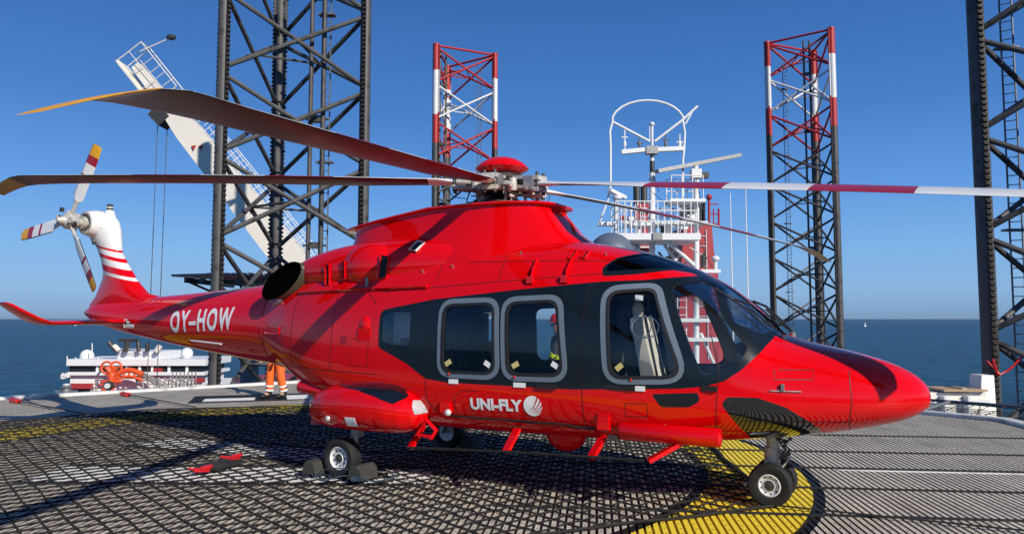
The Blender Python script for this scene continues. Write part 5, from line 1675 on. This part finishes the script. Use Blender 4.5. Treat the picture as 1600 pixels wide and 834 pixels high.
def dark_cover():
    # rounded grey-blue housing just above the cockpit roof
    c = at(955, 392, 24)
    mb = MB(); mb.sphere((0, 0, 0), (.75, .75, .75), 20, 12); mb.tube([(0, 0, -.6), (0, 0, -6)], .3, 10)
    o = mb.build('satellite_dome', mat('grey_blue_cover', (.10, .13, .18), .5)); o.location = (c.x, c.y, c.z - .15)
    tag(o, 'dark grey-blue rounded dome left of the white mast platform', 'dome')
dark_cover()
for px, p0, label in ((1141, 302, 'thin white whip antenna, nearer the red funnel'), (1165, 294, 'thin white whip antenna, nearer the far right rig leg')):
    t = at(px, p0, 30); mb = MB(); mb.tube([(0, 0, 0), (0, 0, t.z + 2.0)], [.035, .018], 6); mb.tube([(0, 0, 0), (0, 0, 1.9)], .05, 6)
    o = mb.build('whip_antenna', SHIPW); o.location = (t.x, t.y, -2); tag(o, label, 'antenna', 'whip antennas')
# deckhouse roof these masts stand on, below deck level
def deckhouse():
    mb = MB(); mb.box((0, 0, -11.5), (8, 12, 23)); o = mb.build('deckhouse', SHIPW, smooth=False); o.location = (at(1060, 500, 32).x - .5, 32, -3.2)
    tag(o, 'white deckhouse carrying the mast and funnel, mostly hidden behind the cockpit', 'deckhouse')
deckhouse()
# ------------------------------------------------------------------ ship at left
def ship():
    Y = 110.0; o = V((at(212, 560, Y).x, Y, SEA_Z))
    root = empty('support_ship', o); tag(root, 'white support ship with wide bridge and orange davit, seen below the tail boom', 'ship')
    def q(px, py, dy=0): return at(px, py, Y + dy) - o
    def blk(px0, px1, py0, py1, dy0, dy1, name, m_, par=root):
        a = q(px0, py0, dy0); b = q(px1, py1, dy0); mb = MB()
        mb.box(((a.x + b.x) / 2, (dy0 + dy1) / 2, (a.z + b.z) / 2), (abs(b.x - a.x), abs(dy1 - dy0), abs(a.z - b.z))); return mb.build(name, m_, par, smooth=False)
    blk(104, 321, 561, 571, 0, 10, 'bridge_roof', SHIPW)
    blk(109, 316, 571, 581, .6, 9, 'bridge_window', WINDK)
    for px in (150, 196, 216, 236, 262, 290): blk(px, px + 3.5, 571, 581, .4, 1, 'window_post', SHIPW)
    blk(106, 319, 581, 586, 0, 10, 'bridge_sill', SHIPW)
    blk(110, 316, 586, 599, .8, 9, 'bridge_front', SHIPW)
    blk(110, 141, 599, 607, .3, 9, 'red_stripe', SHIPR); blk(304, 316, 591, 597, .5, 1.5, 'red_stripe', SHIPR)
    blk(184, 250, 549, 562, 1, 8, 'top_house', SHIPW); blk(112, 317, 599, 640, 1, 12, 'superstructure', SHIPW); blk(113, 140, 607, 614, .7, 2, 'dark_recess', WINDK)
    blk(240, 252, 575, 587, .2, .7, 'door', SHIPR)
    mb = MB(); h0 = q(100, 640).z
    mb.extr([(-11, -40, 0), (11, -40, 0), (12, 30, 0), (8, 60, 0), (0, 75, 0), (-8, 60, 0), (-12, 30, 0)], (0, 0, h0)); mb.build('hull', SHIPR, root, smooth=False)
    mb = MB(); mb.sphere(q(136, 556, 3), 1.0, 14, 10); mb.tube([q(136, 562, 3), q(136, 556, 3)], .3, 8); mb.build('radome', SHIPW, root)
    mb = MB(); mb.sphere(q(292, 552, 3), .9, 14, 10); mb.tube([q(292, 562, 3), q(292, 556, 3)], .3, 8); mb.build('radome', SHIPW, root)
    mb = MB()
    for px, p1, p0 in ((144, 536, 560), (105, 556, 562), (118, 558, 562), (153, 557, 562), (262, 553, 562), (278, 550, 562)): mb.tube([q(px, p0), q(px, p1)], .08, 5)
    mb.build('antenna', SHIPW, root)
    mb = MB(); mb.tube([q(184, 550), q(170, 534)], .35, 6); mb.tube([q(196, 549), q(200, 531)], .4, 6); mb.tube([q(186, 531), q(215, 531)], .25, 6)
    mb.tube([q(217, 549), q(216, 533)], .3, 6); mb.tube([q(230, 549), q(231, 536)], .3, 6); mb.build('mast_top', METALD, root)
    for p_ in ((186, 548, 178, 540), (244, 549, 250, 540)): mb = MB(); mb.tube([q(p_[0], p_[1]), q(p_[2], p_[3])], .4, 6); mb.build('mast_brace', CRANEM, root)
    mb = MB()
    for t in (0, 3): mb.tube([q(187, 545 + t), q(232, 545 + t)], .05, 4)
    mb.build('railing', SHIPW, root)
    # orange davit : wheel pair, post and arched beam
    dv = MB()
    for px in (167, 181):
        c = q(px, 574, -2); dv.tube([c + V((.85*math.cos(a), 0, .85*math.sin(a))) for a in [i*math.pi/8 for i in range(16)]], .16, 6, closed=True)
        dv.tube([c - V((.9, 0, 0)), c + V((.9, 0, 0))], .1, 5)
    dv.tube([q(174, 580, -2), q(174, 616, -2)], .4, 8); dv.tube([q(167, 574, -2), q(178, 588, -2)], .35, 6); dv.tube([q(181, 574, -2), q(170, 588, -2)], .35, 6)
    dv.tube([q(172, 594, -2), q(160, 614, -2)], .4, 6); dv.tube([q(156, 601, -2), q(180, 601, -2)], .15, 5)
    ar = [q(181 + 42 * i / 10, 585 - 7 * math.sin(math.pi * i / 10), -2) for i in range(11)]
    dv.tube(ar, .38, 8); dv.tube([p_ - V((0, 0, .9)) for p_ in ar[1:]], .2, 6)
    for p_ in ar[1::2]: dv.tube([p_, p_ - V((0, 0, .9))], .15, 5)
    dv.tube([q(158, 596, -2), q(190, 596, -2)], .2, 5); dv.tube([q(162, 612, -2), q(186, 584, -2)], .3, 6); dv.build('davit', ORANGE, root)
    mb = MB()
    for i in range(10):
        px = 212 + 9 * i; mb.tube([q(px, 588 + (i % 3), -1), q(px + 3, 606, -1)], .12, 4); mb.tube([q(px, 593, -1), q(px + 9, 598 - (i % 2) * 4, -1)], .10, 4)
    mb.tube([q(222, 585, -1), q(250, 604, -1)], .18, 4); mb.tube([q(225, 583, -1), q(256, 603, -1)], .18, 4)
    for k in range(7): mb.tube([q(270 + 6*k, 580, -1), q(270 + 6*k, 606, -1)], .09, 4)
    mb.build('ship_rigging', METAL, root); mb = MB()
    mb.tube([q(150, 590, -1), q(150, 612, -1)], .12, 4); mb.tube([q(144, 606, -1), q(160, 606, -1)], .1, 4)
    mb.build('ship_rigging', METAL, root)
    mb = MB()
    for px in (96, 101, 104): mb.tube([q(px, 588), q(px + 3, 583)], .2, 5)
    mb.extr([tuple(q(93, 590)), tuple(q(108, 586)), tuple(q(108, 589)), tuple(q(98, 592))], (0, 1.5, 0)); mb.build('wing_platform', SHIPW, root, smooth=False)
ship()

# tiny boats on the horizon
def boat(px, Y, label):
    mb = MB(); mb.extr([(-4, 0, 0), (4, 0, 0), (5.5, 0, 2), (-4.5, 0, 2)], (0, 3, 0)); mb.extr([(-2.5, 1, 2), (1.5, 1, 2), (0.6, 1, 15), (0, 1, 15)], (0, .4, 0))
    o = mb.build('sailing_boat', WHITEM, smooth=False); o.location = (px, Y, SEA_Z); tag(o, label, 'boat', 'boats on the horizon')
p = at(1352, 500, 2600); boat(p.x, 2600, 'tiny white sailing boat on the horizon right of the far right rig leg')
p = at(118, 500, 2900); boat(p.x, 2900, 'tiny white sailing boat on the horizon above the left stabilizer')

# ------------------------------------------------------------------ people
def skin_mesh(joints, edges, rad, sub=2):
    me = bpy.data.meshes.new('body'); bm = bmesh.new()
    lay = bm.verts.layers.skin.verify()
    vs = []
    for i, p in enumerate(joints):
        v = bm.verts.new(p); r = rad[i]
        v[lay].radius = (r, r) if not isinstance(r, tuple) else r
        v[lay].use_root = (i == 0); vs.append(v)
    for a, b in edges: bm.edges.new((vs[a], vs[b]))
    bm.to_mesh(me); bm.free()
    o = bpy.data.objects.new('tmp', me); COL.objects.link(o)
    o.modifiers.new('s', 'SKIN'); sb = o.modifiers.new('u', 'SUBSURF'); sb.levels = sub; sb.render_levels = sub
    dg = bpy.context.evaluated_depsgraph_get(); dg.update()
    m2 = bpy.data.meshes.new_from_object(o.evaluated_get(dg)); bpy.data.objects.remove(o)
    return m2
def person(loc, rz, label, suit, helmet, tape, pose=0):
    root_loc = loc
    h = {}
    # joints: pelvis, waist, chest, neck, head ; legs ; arms
    lean = .10 if pose else .0
    J = [(0, 0, .95), (0, .02, 1.10), (0, .03 + lean, 1.32), (0, .03 + lean, 1.47), (0, .05 + lean * 1.3, 1.58), (0, .05 + lean * 1.3, 1.72)]
    E_ = [(0, 1), (1, 2), (2, 3), (3, 4), (4, 5)]
    Rr = [.14, .125, .15, .055, .085, .075]
    for s in (-1, 1):
        b = len(J)
        st = .10 if s > 0 else -.05
        J += [(s * .10, 0, .88), (s * .13, .04 + st * .3, .50), (s * .15, -.02 + st, .10), (s * .16, .12 + st, .045)]
        E_ += [(0, b), (b, b + 1), (b + 1, b + 2), (b + 2, b + 3)]; Rr += [.105, .075, .055, .045]
        b = len(J)
        J += [(s * .19, .02 + lean, 1.40), (s * .27, .0 + lean, 1.14), (s * .25, .16 + lean, .96), (s * .24, .22 + lean, .90)]
        E_ += [(2, b), (b, b + 1), (b + 1, b + 2), (b + 2, b + 3)]; Rr += [.065, .048, .036, .034]
    me = skin_mesh(J, E_, Rr)
    body = link_mesh('person', me, None, SKIN, angle=180)
    body.location = loc; body.rotation_euler.z = rz
    tag(body, label, 'person')
    # coverall: same skeleton, fuller, without head and hands
    J2 = [p for p in J[:4]] + J[6:]; 
    J2[3] = (J[3][0], J[3][1], 1.44)
    E2 = [(0, 1), (1, 2), (2, 3)]
    R2 = [.165, .15, .17, .075]
    idx = 4
    for s in (0, 1):
        b = idx; E2 += [(0, b), (b, b + 1), (b + 1, b + 2)]; R2 += [.125, .098, .082, .05]
        c = idx + 4; E2 += [(2, c), (c, c + 1), (c + 1, c + 2)]; R2 += [.085, .068, .055, .03]
        idx += 8
    keep = [i for i in range(len(J2)) if i not in (7, 11, 15, 19)]
    remap = {k: i for i, k in enumerate(keep)}
    me = skin_mesh([J2[k] for k in keep], [(remap[a], remap[b]) for a, b in E2], [R2[k] for k in keep])
    link_mesh('coverall', me, body, suit, angle=180)
    # reflective bands, boots, hands with fingers, helmet
    tp = MB()
    for s, st in ((-1, -.05), (1, .10)):
        k = V((s * .13, .04 + st * .3, .50)); a = V((s * .15, -.02 + st, .10))
        for t in (.55, .78): p0 = k.lerp(a, t); tp.tube([p0, k.lerp(a, t + .10)], .098, 14)
        tp.tube([(s * .255, .05 + lean, 1.10), (s * .262, .02 + lean, 1.16)], .072, 12)
    tp.lathe([(.172, 0), (.172, .05)], (0, .02, 1.06), (0, 0, 1), 20)
    tp.build('reflective_tape', tape, body)
    for s, st in ((-1, -.05), (1, .10)):
        bt = MB(); bt.tube([(s * .148, -.015 + st, .27), (s * .15, -.02 + st, .06)], [.078, .066], 12); bt.sphere((s * .158, .07 + st, .045), (.055, .14, .05), 12, 8)
        bt.build('boot', SEAL, body)
        fg = MB(); hx, hy, hz = s * .24, .24 + lean, .87
        fg.sphere((hx, hy, hz), (.022, .045, .045), 10, 8)
        for k in range(4): fg.tube([(hx, hy + .03 - .018 * k, hz - .03), (hx - s * .004, hy + .035 - .018 * k, hz - .075), (hx - s * .02, hy + .035 - .018 * k, hz - .10 + .005 * abs(k - 1))], .009, 6)
        fg.tube([(hx - s * .01, hy + .04, hz), (hx - s * .035, hy + .07, hz - .03)], .010, 6)
        fg.build('glove', SKIN, body)
    hy = .05 + lean * 1.3
    hm = MB(); hm.lathe([(.125, 0), (.128, .03), (.115, .09), (.08, .135), (.03, .15)], (0, hy, 1.68), (0, 0, 1), 20); hm.lathe([(.15, .0), (.15, .012)], (0, hy + .025, 1.68), (0, 0, 1), 20)
    hm.build('helmet', helmet, body)
    fc = MB(); fc.sphere((0, hy + .098, 1.625), (.014, .02, .022), 8, 6)
    fc.build('nose', SKIN, body)
    fe = MB()
    for s in (-1, 1): fe.sphere((s * .032, hy + .088, 1.648), .010, 8, 6)
    fe.box((0, hy + .090, 1.58), (.045, .008, .008)); fe.build('face_feature', BLACK, body)
    return body
p = atz(432, 621, 0); person((p.x, p.y, 0), R(150), 'person in orange hi-vis coverall standing behind the tail boom, only the legs showing', HIVIS, WHITEP, REFL)
p = at(868, 560, 12.6); person((p.x + .08, 12.6, 0), R(70), 'person in navy coverall with yellow bands and red helmet, seen through the cabin window', NAVY, REDPL, HYEL)

# quick settings
scene.cycles.max_bounces = 8
scene.cycles.transparent_max_bounces = 16
